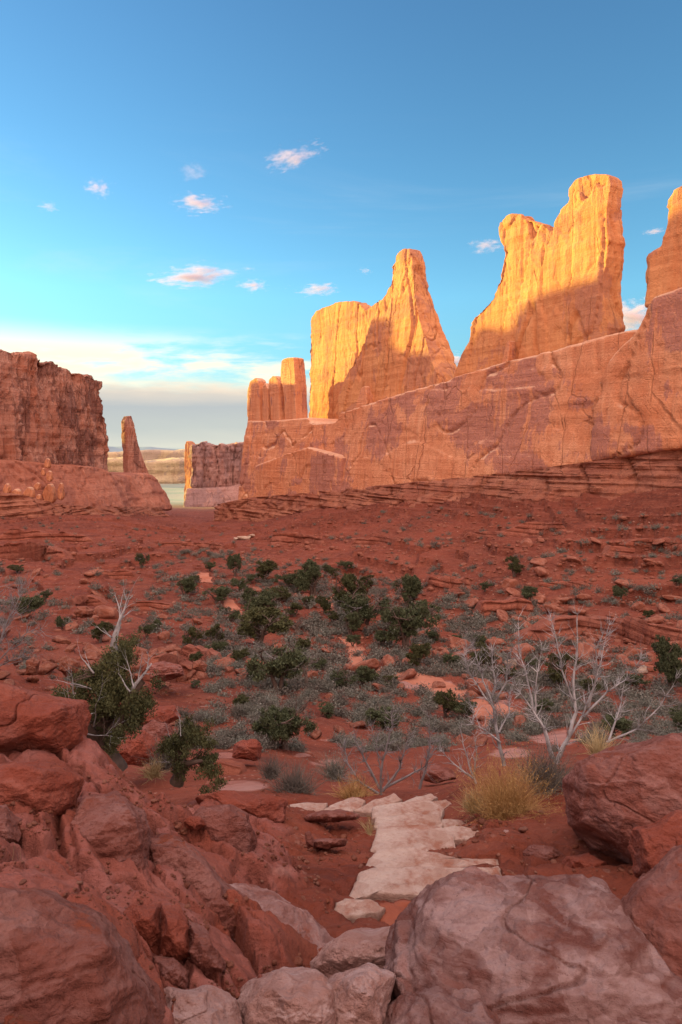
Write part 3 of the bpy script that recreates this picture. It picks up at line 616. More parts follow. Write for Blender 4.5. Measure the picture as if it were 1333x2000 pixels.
for i, (a, r_, wd, ht) in enumerate([(92, 905, 13, 20), (96, 930, 14, 22), (84, 922, 10, 16), (95, 965, 24, 38), (118, 960, 14, 34), (55, 965, 22, 26), (30, 968, 20, 24), (72, 950, 14, 16), (12, 955, 16, 22), (75, 972, 12, 14)]):
    Yk = 270+rr.uniform(-6, 6)+(a/200*70)
    ol = [(a+wd*0.5*math.cos(t)*(0.9+rr.uniform(-.1, .1))*(1.15 if math.sin(t) > 0 else 0.9), r_+ht*0.55*math.sin(t)) for t in np.linspace(0, 2*math.pi, 11)[:-1]]
    cliff('boulder', ['round boulder balanced on top of the pile on the left apron', 'second boulder down in the pile on the left apron', 'small round boulder left in the pile on the apron', 'largest round boulder at the foot of the pile on the left apron', 'upright boulder with reddish side right of the largest apron boulder', 'wide boulder left of the boulder pile on the apron', 'broad boulder left of the wide boulder under the left butte', 'boulder half hidden behind the wide boulder on the apron', 'boulder cut by the left frame edge on the apron', 'small boulder in front of the boulder pile on the apron'][i], 'boulder', ol,
      ((-130-8, Yk-12), (-130+30, Yk-8)), wd*Yk/F*1.0, M['wall'], off=0, voxel=0.45, smooth_it=10, taper=0.2, disp=lambda s, d, z, N, sd: 0.22*d_tower(s, d, z, N, sd), seed=100+i, group='boulders on the apron of the left butte')
# far butte and far country
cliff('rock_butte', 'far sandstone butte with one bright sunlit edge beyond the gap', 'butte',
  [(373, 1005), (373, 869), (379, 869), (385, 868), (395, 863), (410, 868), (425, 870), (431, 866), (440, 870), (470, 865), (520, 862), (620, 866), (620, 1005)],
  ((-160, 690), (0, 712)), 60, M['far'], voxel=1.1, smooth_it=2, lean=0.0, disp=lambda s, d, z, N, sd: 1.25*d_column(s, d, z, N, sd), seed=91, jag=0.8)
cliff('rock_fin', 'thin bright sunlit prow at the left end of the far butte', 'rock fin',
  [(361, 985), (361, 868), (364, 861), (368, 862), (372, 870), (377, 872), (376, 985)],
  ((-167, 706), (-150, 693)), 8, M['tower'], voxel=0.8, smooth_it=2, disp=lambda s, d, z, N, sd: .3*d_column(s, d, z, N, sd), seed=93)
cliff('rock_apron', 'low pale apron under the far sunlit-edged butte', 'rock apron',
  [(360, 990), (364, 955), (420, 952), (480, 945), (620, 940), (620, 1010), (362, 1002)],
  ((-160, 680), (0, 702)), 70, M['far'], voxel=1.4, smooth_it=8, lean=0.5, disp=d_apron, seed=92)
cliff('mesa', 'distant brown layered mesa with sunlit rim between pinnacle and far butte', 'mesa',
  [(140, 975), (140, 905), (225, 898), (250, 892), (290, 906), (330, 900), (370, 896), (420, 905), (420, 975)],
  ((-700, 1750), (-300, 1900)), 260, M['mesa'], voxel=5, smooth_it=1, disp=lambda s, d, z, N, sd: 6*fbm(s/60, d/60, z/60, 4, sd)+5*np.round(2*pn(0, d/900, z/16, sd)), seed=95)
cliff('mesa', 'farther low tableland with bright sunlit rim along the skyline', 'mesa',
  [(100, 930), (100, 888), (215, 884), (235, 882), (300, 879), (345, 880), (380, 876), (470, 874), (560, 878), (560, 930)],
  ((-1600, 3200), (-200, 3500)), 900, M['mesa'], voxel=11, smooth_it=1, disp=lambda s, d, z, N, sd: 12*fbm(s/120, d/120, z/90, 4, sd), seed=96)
# pale hills on the horizon
hx = np.linspace(-16000, 16000, 200); hv = []
for k_, (yy, sc2) in enumerate(((24000, 0), (25500, 1), (27500, 0))):
    for x_ in hx: hv.append((x_, yy, -120 if sc2 == 0 else 230+170*float(fbm(x_/4000, 0, 0, 4, 3))))
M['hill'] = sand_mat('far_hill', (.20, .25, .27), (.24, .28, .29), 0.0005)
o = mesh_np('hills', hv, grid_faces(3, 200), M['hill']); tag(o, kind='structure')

# unseen ridge added out of frame on the west side to shade the valley
def shade_ridge():
    x0 = -300.0
    # crest shaped to cast the wanted shadow line on the towers, as (y along the ridge, z)
    prof = [(60, 70), (200, 94), (300, 96), (333, 92), (340, 83), (348, 80), (354, 81), (363, 79.3), (368.6, 72.6), (371.5, 68), (374, 72), (377, 73), (380, 65), (389, 65.7), (398.5, 68.5), (401.5, 80), (411, 82), (415, 55), (419, 28), (433, 28), (436, 58), (455, 60), (458, 26), (500, 22), (600, 18), (690, 8), (700, -40)]
    pts = [(60, -40)]+prof
    V_, N_, Fq = remeshed([(a, b_) for a, b_ in pts], 8, 1.5, 2)
    s_, d_, z_ = V_.T
    D_ = 1.0*fbm(s_/16, d_/16, z_/60, 3, 4)
    Vx = np.stack([x0-d_-N_[:, 1]*D_, s_, z_], -1)
    if all(len(f_) == 4 for f_ in Fq): Fq = np.array(Fq)
    o = mesh_np('rock_butte', Vx, Fq, M['left'], loc=(x0-20, 240, -40)); tag(o, 'unseen sandstone ridge added on the west side to cast shadow over the valley', 'butte')
shade_ridge()

# ------------------------------------------------------------------ layered ledges
def ledge(name, label, pts, h_extra=0, seed=1, depth=9.0, res=0.8):
    """pts: (px, Y, toprow, botrow): a band of thin hard beds stepping down and outwards"""
    P_ = [np.array([U(a)*y, y, -(t-HR)/F*y, -(b_-HR)/F*(y)]) for a, y, t, b_ in pts]
    P_ = np.array(P_); L = np.concatenate([[0], np.cumsum(np.hypot(*(P_[1:, :2]-P_[:-1, :2]).T))])
    ns = int(L[-1]/res); s_ = np.linspace(0, L[-1], ns)
    Q = np.stack([np.interp(s_, L, P_[:, k]) for k in range(4)], -1)
    tx = np.gradient(Q[:, 0]); ty = np.gradient(Q[:, 1]); n_ = np.hypot(tx, ty); nx, ny = ty/n_, -tx/n_
    m_ = nx*(-Q[:, 0])+ny*(-Q[:, 1]); sg = np.sign(m_.mean()); nx *= sg; ny *= sg
    nt = 64; t = np.linspace(0, 1, nt)
    zz = Q[:, 2:3]*(1-t)+Q[:, 3:4]*t
    sg_ = s_[:, None]+0*zz
    beds = 1.5*pn(sg_/70, 0, zz/1.1, seed)+0.9*pn(sg_/26, 3, zz/0.5, seed+1)
    beds = np.round(beds*2.2)/2.2
    out = depth*0.75*t[None, :]**1.1+beds*(.35+.5*sst(-.2, .4, pn(sg_/18, 0, zz/5, seed+6)))+1.6*fbm(sg_/9, 0, zz/7, 3, seed+2)+0.45*fbm(sg_/2.5, 0, zz/1.2, 3, seed+3)
    out = out-1.6*crack(sg_/9, 0, zz/14, 0.07, seed+9)
    Vv = np.stack([Q[:, 0:1]+nx[:, None]*out, Q[:, 1:2]+ny[:, None]*out, zz], -1)
    # top shelf running back to the cliff
    sh = []
    for k_, b_ in enumerate((16.0, 6.0, 1.5)):
        o_ = -b_; sh.append(np.stack([Q[:, 0]+nx*(o_), Q[:, 1]+ny*o_, Q[:, 2]+0.25*b_*0.2+0.3*fbm(s_/5, k_, 0, 3, seed)], -1))
    Vv = np.concatenate([np.stack(sh, 1), Vv], 1)
    o = mesh_np(name, Vv.reshape(-1, 3), grid_faces(Vv.shape[0], Vv.shape[1]), M['ledge'], loc=(float(Q[:, 0].mean()), float(Q[:, 1].mean()), float(Q[:, 3].min())))
    tag(o, label, 'rock ledge'); return o
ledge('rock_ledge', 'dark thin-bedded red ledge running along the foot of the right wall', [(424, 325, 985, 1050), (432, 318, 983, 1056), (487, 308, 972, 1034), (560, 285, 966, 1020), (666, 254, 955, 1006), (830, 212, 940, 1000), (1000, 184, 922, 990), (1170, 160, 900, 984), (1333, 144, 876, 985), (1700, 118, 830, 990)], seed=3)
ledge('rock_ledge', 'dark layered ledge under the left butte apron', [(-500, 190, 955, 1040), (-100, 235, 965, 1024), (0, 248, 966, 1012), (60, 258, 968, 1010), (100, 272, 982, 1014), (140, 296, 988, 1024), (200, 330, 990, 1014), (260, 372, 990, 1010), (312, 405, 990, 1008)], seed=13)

def small_ledge(label, pts, seed):
    q = []
    n_ = len(pts)
    for k_, (a, t_, b_) in enumerate(pts):
        y_ = float(hit(a, b_)[1]); q.append((a, y_+.3, t_, b_+4))
    P_ = []
    for a, y_, t_, b_ in q: P_.append((U(a)*y_, y_, -(t_-HR)/F*y_, -(b_-HR)/F*y_))
    P_ = np.array(P_); L = np.concatenate([[0], np.cumsum(np.hypot(*(P_[1:, :2]-P_[:-1, :2]).T))])
    ns = max(20, int(L[-1]/0.22)); s_ = np.linspace(0, L[-1], ns); Q = np.stack([np.interp(s_, L, P_[:, k]) for k in range(4)], -1)
    end = np.minimum(sst(0, .12, s_/L[-1]), sst(1, .88, s_/L[-1])); H = Q[:, 2]-Q[:, 3]
    Q[:, 2] = Q[:, 3]+H*(.1+.9*end)*(1+.35*fbm(s_/4, 0, 0, 3, seed)); ny = -np.ones(ns); H = Q[:, 2]-Q[:, 3]
    rows = []
    hm = float(H.mean())
    for t in np.concatenate([[-1.0, -.6, -.3, -.1], np.linspace(0, 1.25, 22)]):
        if t < 0:
            rows.append(np.stack([Q[:, 0], Q[:, 1]-t*hm*3.0+.1*hm, Q[:, 2]+t*hm*.55-(t < -.9)*hm*.6+.05*fbm(s_/2, t, 0, 3, seed)], -1)); continue
        zz = Q[:, 2]-t*H; bz = zz+.5*fbm(s_/14, 0, 0, 2, seed+1)
        qq = bz/max(.45, hm*.52)+.3*pn(s_/7, 0, 0, seed+9); ff = qq-np.floor(qq)
        f1, f2, rv = worley(s_/max(1.3, hm), np.floor(qq)+.5+0*s_, seed)
        out = hm*(.55*t+.35*(rv-.5)+.22*sst(.0, .22, ff)*sst(1, .8, ff)-.12)+.5*fbm(s_/5, 0, zz/3, 3, seed+2)*hm*.5+.08*fbm(s_/1.0, 0, zz/.5, 3, seed+3)
        out = out*(.25+.75*end)
        rows.append(np.stack([Q[:, 0], Q[:, 1]-out, zz], -1))
    Vv = np.stack(rows, 1)
    o = mesh_np('rock_ledge', Vv.reshape(-1, 3), grid_faces(Vv.shape[0], Vv.shape[1]), M['ledge2'], loc=(float(Q[:, 0].mean()), float(Q[:, 1].mean()), float(Q[:, 3].min())))
    tag(o, label, 'rock ledge'); return o
for k_, (pts, lb) in enumerate([
  ([(985, 1235, 1262), (1060, 1222, 1258), (1130, 1205, 1240), (1200, 1208, 1246), (1270, 1222, 1262), (1340, 1228, 1268), (1420, 1235, 1270)], 'long low red ledge crossing the foot of the right slope above the tall dead bush'),
  ([(930, 1178, 1205), (970, 1170, 1200), (1010, 1168, 1196), (1050, 1180, 1202)], 'blocky ledge pile behind the tips of the white bushes'),
  ([(830, 1128, 1146), (880, 1126, 1148), (925, 1132, 1150)], 'low shelf in the middle of the right slope above the two-tiered juniper'),
  ([(1040, 1140, 1152), (1100, 1136, 1150), (1160, 1140, 1152)], 'thin shelf near the low juniper of the right slope'),
  ([(1180, 1068, 1082), (1250, 1056, 1078), (1345, 1046, 1070)], 'upper shelf of the right slope cut by the frame edge'),
  ([(900, 1040, 1052), (980, 1030, 1046), (1060, 1022, 1040), (1120, 1022, 1036)], 'highest shelf of the right slope under the layered wall foot'),
  ([(680, 1056, 1068), (740, 1048, 1062), (800, 1050, 1060)], 'broken shelf right of the tumbled orange boulders'),
  ([(520, 1046, 1062), (580, 1040, 1060), (640, 1050, 1066)], 'broken shelf behind the tumbled orange boulders'),
  ([(-30, 1066, 1092), (40, 1062, 1092), (90, 1066, 1090), (132, 1076, 1090)], 'dark overhung ledge at the left frame edge below the butte'),
  ([(160, 1114, 1126), (210, 1110, 1126), (268, 1116, 1128)], 'curved dark ledge on the left slope'),
  ([(-20, 1040, 1056), (50, 1036, 1054), (120, 1040, 1056), (190, 1048, 1060)], 'upper ledge of the left slope below the butte'),
  ([(300, 1052, 1062), (350, 1056, 1068), (405, 1060, 1072), (440, 1066, 1076)], 'far ledge at the mouth of the valley'),
  ([(120, 1172, 1186), (170, 1164, 1180), (215, 1172, 1184)], 'low shelf above the orange boulder of the left slope'),
  ([(265, 1296, 1326), (310, 1286, 1328), (350, 1296, 1330), (400, 1310, 1330)], 'stepped ledge outcrop right of the big juniper'),
  ([(345, 1262, 1280), (390, 1268, 1290), (430, 1282, 1298)], 'rounded ledge on the bank below the left slope'),
  ([(240, 1180, 1190), (290, 1176, 1190), (340, 1184, 1194)], 'thin ledge in the middle of the left slope'),
  ([(1150, 1300, 1312), (1210, 1294, 1312), (1290, 1296, 1312)], 'lowest shelf at the foot of the right slope behind the dead bush'),
  ([(380, 1500, 1520), (430, 1494, 1516), (480, 1502, 1520)], 'pale layered slickrock lip beside the small windswept juniper'),
  ]):
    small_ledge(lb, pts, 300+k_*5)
exec_order = 1
# ------------------------------------------------------------------ star-shaped rocks
_ico = {}
def ico(n_):
    if n_ not in _ico:
        bm = bmesh.new(); bmesh.ops.create_icosphere(bm, subdivisions=n_, radius=1.0)
        _ico[n_] = (np.array([v.co[:] for v in bm.verts]), np.array([[v.index for v in f.verts] for f in bm.faces])); bm.free()
    return _ico[n_]
def smin(a, b, k=0.04):
    h = np.clip(0.5+0.5*(b-a)/k, 0, 1); return b*(1-h)+a*h-k*h*(1-h)
def rock_shape(n_, seed, dims=(1, 1, 1), R_th=None, D=1.0, planes=16, p=2.8, amp=1.0, cr=1.0, soft=.012, lo=0.72, hi=0.97, strat=0.0, ftilt=0.0):
    """unit directions -> rock surface; R_th(theta) gives the outline in the x-z plane"""
    d, Fc = ico(n_); rg = np.random.RandomState(seed)
    x, y, z = d.T
    if R_th is None: a, b_, c = dims; q = d/np.array(dims)
    else:
        th = np.arctan2(z, x); Rt = R_th(th); q = np.stack([x/Rt, y/D, z/Rt], -1)
    r = 1/np.power((np.abs(q)**p).sum(1), 1/p) if R_th is None else 1/np.power((np.sqrt(q[:, 0]**2+q[:, 2]**2))**p+np.abs(q[:, 1])**p, 1/p)
    if R_th is None: qn = q
    else: qn = q
    for i in range(planes):
        n1_ = rg.normal(size=3)
        if R_th is not None: n1_[1] = -abs(n1_[1])*2.2 if rg.rand() < .8 else n1_[1]; n1_[2] += 0.3
        n1_ /= np.linalg.norm(n1_); k_ = rg.uniform(lo, hi)
        den = qn@n1_
        rp = np.where(den > 0.05, k_/np.maximum(den, 0.05), 9e9)
        r = np.where(rp < 1e6, smin(r, np.minimum(rp, r*1.5), soft*r.mean()), r)
    V_ = d*r[:, None]
    L = float(r.mean()); X_, Y_, Z_ = (V_/L).T
    wv = 0.35*np.stack([pn(X_*1.5, Y_*1.5, Z_*1.5, seed+40), pn(X_*1.5, Y_*1.5, Z_*1.5, seed+41)], -1)
    # tilted bedding: broken steps along a bedding plane, rough in between
    bd = rg.normal(size=3)*.35+np.array([0, 0, 1]); bd /= np.linalg.norm(bd)
    bz = (V_/L)@bd+0.12*fbm(X_*1.8, Y_*1.8, Z_*1.8, 3, seed+3)
    q_ = bz*3.3; f_ = q_-np.floor(q_); stepm = sst(-.1, .35, pn(X_*1.3, Y_*1.3, Z_*1.3, seed+19))
    dsp = 0.09*fbm(X_*1.3, Y_*1.3, Z_*1.3, 2, seed)+0.028*fbm(X_*4, Y_*4, Z_*5, 5, seed+6, 0.55)
    dsp = dsp+cr*0.050*stepm*(f_-sst(.86, .98, f_))
    q_ = (bz+.1*pn(X_*5, Y_*5, Z_*5, seed+8))*11; f_ = q_-np.floor(q_)
    dsp = dsp+cr*0.014*sst(0, .4, pn(X_*2.1, Y_*2.1, Z_*2.1, seed+23))*(f_-sst(.8, .98, f_))
    dsp = dsp-cr*0.045*crack(X_*.8+wv[:, 0], Y_*.8, Z_*.9+wv[:, 1], 0.018, seed+11)*sst(-.2, .2, pn(X_*.9, Y_*.9, Z_*.9, seed+2))
    dsp = dsp+0.022*np.abs(fbm(X_*2.2, Y_*2.2, Z_*3.2, 5, seed+31, .55))
    if strat: dsp = dsp+strat*(0.022*fbm(X_*0.8, Y_*0.8, Z_*10, 3, seed+17))
    return V_*(1+amp*dsp)[:, None], Fc
def outline_rock(name, label, pol, Y, D, mat, seed, n_=7, cat='boulder', group=None, planes=20, yc=None, **kw):
    """a rock whose outline was measured at depth Y; D is half its depth"""
    pa = np.mean([a for a, r_ in pol]); pr = np.mean([r_ for a, r_ in pol])
    if yc: pa, pr = yc
    if Y < 0: Y = float(hit(pa, pr)[1])*-Y
    c3 = P3(pa, pr, Y); fw = c3/np.linalg.norm(c3); rt = np.cross(fw, (0, 0, 1)); rt /= np.linalg.norm(rt); up = np.cross(rt, fw)
    W = []
    for a, r_ in pol:
        q = P3(a, r_, 1.0); q = q*(c3@fw)/(q@fw)-c3; W.append((q@rt, q@up))
    W = np.array(W); c = np.zeros(2)
    ang = np.linspace(-math.pi, math.pi, 361); Rr = np.full(361, 1e-3)
    for i in range(len(W)):
        A = W[i]-c; B = W[(i+1) % len(W)]-c; e = B-A
        dxx, dzz = np.cos(ang), np.sin(ang); den = dxx*e[1]-dzz*e[0]
        with np.errstate(divide='ignore', invalid='ignore'):
            t = (A[0]*e[1]-A[1]*e[0])/den; s_ = (A[0]*dzz-A[1]*dxx)/den
        ok = (t > 0) & (s_ >= -1e-6) & (s_ <= 1+1e-6); Rr = np.where(ok, np.maximum(Rr, np.where(ok, t, 0)), Rr)
    ker = np.exp(-np.linspace(-2, 2, 13)**2); ker /= ker.sum(); Rc = np.concatenate([Rr[-7:-1], Rr, Rr[1:7]]); Rr = np.convolve(Rc, ker, 'valid')
    rnd_ = dict(planes=8, soft=.06, p=2.5, lo=.86, cr=.7) if mat in (M['pink'], M['mauve']) or mat is M['rose'] or n_ == 8 else dict(soft=.03)
    kw = {**dict(planes=planes), **rnd_, **kw}
    V_, Fc = rock_shape(n_, seed, R_th=lambda th: np.interp(th, ang, Rr), D=D, **kw)
    V_ = V_[:, 0:1]*rt+V_[:, 1:2]*fw+V_[:, 2:3]*up
    loc = c3+fw*D*0.3; zb = V_[:, 2].min()
    V_ = V_-np.array([0, 0, zb]); loc = loc+np.array([0, 0, zb])
    o = mesh_np(name, V_, Fc, mat); o.location = tuple(float(a) for a in loc); tag(o, label, cat, group)
    return o
FG = [
 # outline, Y, half depth, material, label, subdivisions
 ([(1098, 1525), (1130, 1488), (1180, 1462), (1240, 1442), (1300, 1430), (1380, 1432), (1480, 1480), (1510, 1600), (1420, 1690), (1300, 1690), (1222, 1692), (1190, 1680), (1150, 1662), (1107, 1615)], 5.6, .75, 'red', 'large overhanging dark red boulder at the right, behind the knobbly stone', 8, {}),
 ([(1225, 1650), (1240, 1612), (1290, 1588), (1360, 1580), (1430, 1640), (1420, 1740), (1300, 1770), (1222, 1712)], 4.3, .38, 'rust', 'knobbly cracked stone wedged under the overhanging boulder on the right', 7, {}),
 ([(1125, 2050), (1140, 1960), (1160, 1860), (1205, 1780), (1245, 1725), (1320, 1650), (1480, 1620), (1560, 1800), (1560, 2150), (1250, 2200)], 3.4, .7, 'red', 'smooth cracked boulder filling the lower right corner', 8, {}),
 ([(600, 1890), (640, 1845), (700, 1812), (770, 1808), (830, 1814), (818, 1870), (760, 1925), (650, 1950)], 3.75, .45, 'pink', 'smooth pinkish rock at the near end of the sandy path', 8, {}),
 ([(610, 1945), (655, 1900), (720, 1885), (770, 1905), (760, 1990), (720, 2100), (620, 2110), (600, 2010)], 3.0, .40, 'pink', 'pinkish rock squeezed between the rounded pale rock and the broad slab', 8, {}),
 ([(450, 1950), (490, 1916), (555, 1886), (618, 1892), (655, 1930), (665, 2010), (620, 2100), (480, 2090), (450, 2010)], 2.95, .40, 'pink', 'rounded pale pinkish rock at the bottom centre of the foreground', 8, {}),
 ([(285, 1960), (325, 1922), (400, 1925), (465, 1948), (478, 2010), (440, 2110), (280, 2120)], 2.7, .40, 'pink', 'flat pale rock slab at the bottom edge beside red gravel', 8, {}),
 ([(374, 1596), (395, 1577), (450, 1571), (484, 1590), (506, 1640), (492, 1680), (455, 1692), (425, 1668), (392, 1625)], 5.1, .26, 'red', 'round dark red boulder perched above the pinkish whaleback rock', 8, dict(planes=12)),
 ([(360, 1604), (372, 1592), (395, 1596), (402, 1612), (385, 1622), (364, 1618)], 4.95, .08, 'rust', 'small rust stone leaning on the left of the round dark red boulder', 6, {}),
 ([(338, 1580), (350, 1575), (362, 1580), (364, 1592), (350, 1597), (339, 1592)], 5.2, .06, 'red', 'dark fist-sized stone left of the round dark red boulder', 6, {}),
 ([(280, 1640), (340, 1630), (395, 1670), (440, 1722), (500, 1762), (545, 1800), (540, 1822), (500, 1870), (450, 1885), (400, 1850), (330, 1810), (285, 1730)], -1.04, .6, 'red', 'long sloping red rock with blunt nose ending over the whaleback', 8, {}),
 ([(135, 1620), (165, 1556), (225, 1538), (285, 1578), (302, 1650), (295, 1700), (262, 1772), (205, 1752), (160, 1690)], -1.05, .55, 'red', 'grey-topped red boulder embedded in the left bank', 8, dict(strat=.6)),
 ([(228, 1795), (262, 1765), (315, 1758), (322, 1800), (308, 1880), (262, 1855)], -.99, .28, 'rust', 'split red rock under the left bank boulder, left of a dark cleft', 7, {}),
 ([(316, 1770), (350, 1765), (372, 1810), (372, 1870), (345, 1895), (312, 1880)], -.99, .25, 'rust', 'wedge of red rock in the middle of the folded rocks by the cleft', 7, {}),
 ([(365, 1790), (405, 1815), (440, 1880), (445, 1905), (400, 1918), (365, 1890)], -.99, .25, 'red', 'layered red rock at the right end of the folded rocks', 7, dict(strat=1.5)),
 ([(300, 1870), (340, 1862), (372, 1900), (360, 1935), (310, 1920)], -.99, .2, 'red', 'low red rock at the foot of the folded rocks beside red sand', 7, {}),
 ([(-120, 1340), (0, 1338), (90, 1356), (165, 1370), (174, 1400), (163, 1455), (125, 1478), (60, 1480), (-120, 1500)], 5.6, .7, 'rust', 'jutting rust-red ledge rock with flat broken face at the left edge', 8, dict(cr=1.3)),
 ([(-60, 1510), (40, 1484), (110, 1480), (168, 1520), (150, 1575), (95, 1610), (20, 1600), (-60, 1590)], -.99, .4, 'rust', 'rounded rusty rock on the left bank above the patch of bare sand', 8, {}),
 ([(-40, 1580), (10, 1575), (44, 1600), (46, 1630), (15, 1668), (-40, 1680)], -.98, .22, 'red', 'small angular boulder cut by the left frame edge', 7, {}),
 ([(-160, 1730), (0, 1722), (110, 1735), (190, 1775), (262, 1835), (318, 1925), (345, 2100), (100, 2200), (-160, 2150)], -1.03, .6, 'red', 'large sloping rock slab in the lower left corner', 8, dict(strat=.8)),
 ([(390, 1556), (440, 1545), (520, 1552), (554, 1562), (556, 1604), (500, 1606), (400, 1600)], 6.9, .42, 'rust', 'squared red ledge with vertical end at the left of the pale stairway', 7, dict(p=5, planes=5)),
 ([(595, 1594), (630, 1582), (665, 1580), (700, 1590), (700, 1600), (650, 1606), (600, 1604)], 7.2, .22, 'red', 'flat dark stone lying left of the stairway bend', 6, {}),
 ([(612, 1640), (640, 1634), (676, 1638), (676, 1652), (640, 1660), (614, 1656)], 6.1, .16, 'red', 'dark flat slab left of the middle stairs', 6, {}),
 ([(596, 1628), (604, 1623), (612, 1632), (614, 1656), (600, 1658)], 6.0, .05, 'red', 'small dark stone standing on edge left of the stairs', 6, {}),
 ([(978, 1640), (985, 1622), (994, 1622), (996, 1672), (984, 1676)], 6.2, .05, 'pink', 'upright narrow grey-pink stone right of the stairway', 6, dict(p=4)),
 ([(1015, 1665), (1045, 1650), (1085, 1655), (1110, 1672), (1085, 1700), (1030, 1698)], 5.7, .22, 'red', 'low layered rock between the stairway and the broad slab', 7, dict(strat=1.5)),
 ([(1085, 1700), (1110, 1672), (1150, 1665), (1190, 1682), (1180, 1710), (1120, 1718)], 5.4, .25, 'rust', 'rust-coloured rock under the overhanging boulder', 7, {}),
 ([(453, 1478), (455, 1452), (475, 1442), (500, 1444), (514, 1458), (512, 1482), (480, 1488)], 13, .35, 'rust', 'rounded red boulder standing on pale slickrock near the small juniper', 7, {}),
 ([(820, 1500), (850, 1492), (885, 1500), (890, 1520), (850, 1530), (822, 1522)], 11.5, .25, 'red', 'dark rock behind the stairway under the grey bush', 6, {}),
 ([(268, 1395), (300, 1375), (340, 1378), (352, 1400), (320, 1420), (275, 1418)], 12, .5, 'rust', 'topmost rounded rock of the stack behind the big juniper', 7, {}),
 ([(262, 1420), (300, 1402), (330, 1410), (345, 1440), (320, 1462), (270, 1460)], 11.6, .5, 'red', 'middle rock of the stack behind the big juniper', 7, dict(strat=1)),
 ([(225, 1470), (245, 1430), (285, 1425), (320, 1450), (310, 1490), (240, 1500)], 10.8, .5, 'rust', 'bottom rock of the stack partly hidden by the big juniper', 7, {}),
 ([(110, 1310), (118, 1290), (140, 1285), (158, 1292), (156, 1314), (130, 1320)], 24, .5, 'talus', 'pale orange boulder left of the big juniper top', 6, {}),
 ([(50, 1318), (52, 1290), (66, 1280), (78, 1292), (74, 1318)], 23, .4, 'talus', 'pair-sized orange boulder near the twiggy bush on the left', 6, {}),
 ([(285, 1330), (290, 1300), (320, 1290), (355, 1300), (360, 1318), (320, 1332)], 32, 1.2, 'red', 'layered red outcrop right of the big juniper', 7, dict(strat=1.5)),
 ([(372, 1308), (378, 1292), (392, 1288), (405, 1298), (402, 1312)], 36, .6, 'talus', 'rounded boulder right of the layered red outcrop', 6, {}),
 ([(145, 1196), (150, 1186), (168, 1184), (184, 1192), (180, 1206), (152, 1206)], 62, 1.0, 'talus', 'orange boulder on the left slope with grey brush below', 6, {}),
]
for i, (pol, Y, D, mt, lb, n_, kw) in enumerate(FG):
    outline_rock('boulder', lb, pol, Y, D, M[mt], 200+i*7, n_, **kw)
def lying_rock(label, c, h, mat, seed, rotz=0, p=3.2, tilt=(0, 0), n_=8, **kw):
    V_, Fc = rock_shape(n_, seed, dims=h, p=p, planes=5, soft=.06, lo=.9, hi=1.0, cr=.6, **kw)
    x, y, z = V_.T; z = z+tilt[0]*x+tilt[1]*y
    V_ = np.stack([x*math.cos(rotz)-y*math.sin(rotz), x*math.sin(rotz)+y*math.cos(rotz), z], -1)
    zb = V_[:, 2].min(); V_[:, 2] -= zb
    o = mesh_np('boulder', V_, Fc, mat); o.location = (c[0], c[1], c[2]-h[2]+zb+h[2]); o.location.z = c[2]-h[2]+zb
    tag(o, label, 'boulder')
lying_rock('broad mauve rock slab with pale weathered top in the right foreground', (.93, 3.22, -2.20), (.74, .46, .80), M['mauve'], 227, -.10, 4.2, (.12, .10), strat=1.4)
lying_rock('low dark shoulder of rock sloping down at the left of the broad mauve slab', (.38, 2.80, -2.33), (.40, .38, .55), M['mauve'], 229, .5, 2.3, (.25, 0))
lying_rock('pinkish whaleback rock sloping toward the stone stairway', (-.42, 4.0, -2.72), (.66, .38, .50), M['rose'], 231, -.55, 2.6, (-.10, 0), strat=.5)
# stair slabs
def slab(pol, zt, th, lb, seed):
    rr = random.Random(seed); W = []
    n_ = len(pol)
    for i in range(n_):
        (a, r_), (b_, s_) = pol[i], pol[(i+1) % n_]
        for q_ in range(6):
            t = q_/6; p_ = a+(b_-a)*t; w_ = r_+(s_-r_)*t
            Y_ = -zt*F/(w_-HR)
            W.append((U(p_)*Y_+rr.uniform(-.006, .006), Y_+rr.uniform(-.006, .006)))
    W = np.array(W); c = W.mean(0)
    rings = [(1.0, -th), (1.01, -th*.5), (1.0, -.02), (.985, -.004), (.93, 0), (.8, 0), (.6, 0), (.4, 0), (.2, 0)]
    V_ = []
    for k_, (f_, dz_) in enumerate(rings):
        for a, b_ in W:
            x_, y_ = c[0]+(a-c[0])*f_, c[1]+(b_-c[1])*f_
            V_.append((x_, y_, zt+dz_+0.018*float(fbm(x_*3, y_*3, seed, 3, 3))+0.006*float(fbm(x_*14, y_*14, seed, 2, 5))-0.012*(f_ >= .98 and dz_ > -.03)*abs(float(pn(x_*8, y_*8, 0, 8)))))
    m_ = len(W); k_ = len(rings); Fc = []
    for i in range(k_-1):
        for j in range(m_): Fc.append((i*m_+j, i*m_+(j+1) % m_, (i+1)*m_+(j+1) % m_, (i+1)*m_+j))
    V_.append((c[0], c[1], zt+0.018*float(fbm(c[0]*3, c[1]*3, seed, 3, 3))))
    for j in range(m_): Fc.append(((k_-1)*m_+j, (k_-1)*m_+(j+1) % m_, len(V_)-1))
    Fc.append(tuple(range(m_))[::-1])
    o = mesh_np('stone_step', V_, Fc, M['step'], loc=(c[0], c[1], zt-th)); tag(o, lb, 'stone step', 'pale slabs of the stone stairway')
    return o
for i, (pol, zt, lb) in enumerate(STEPS): slab(pol, zt, 0.2, lb, 40+i)

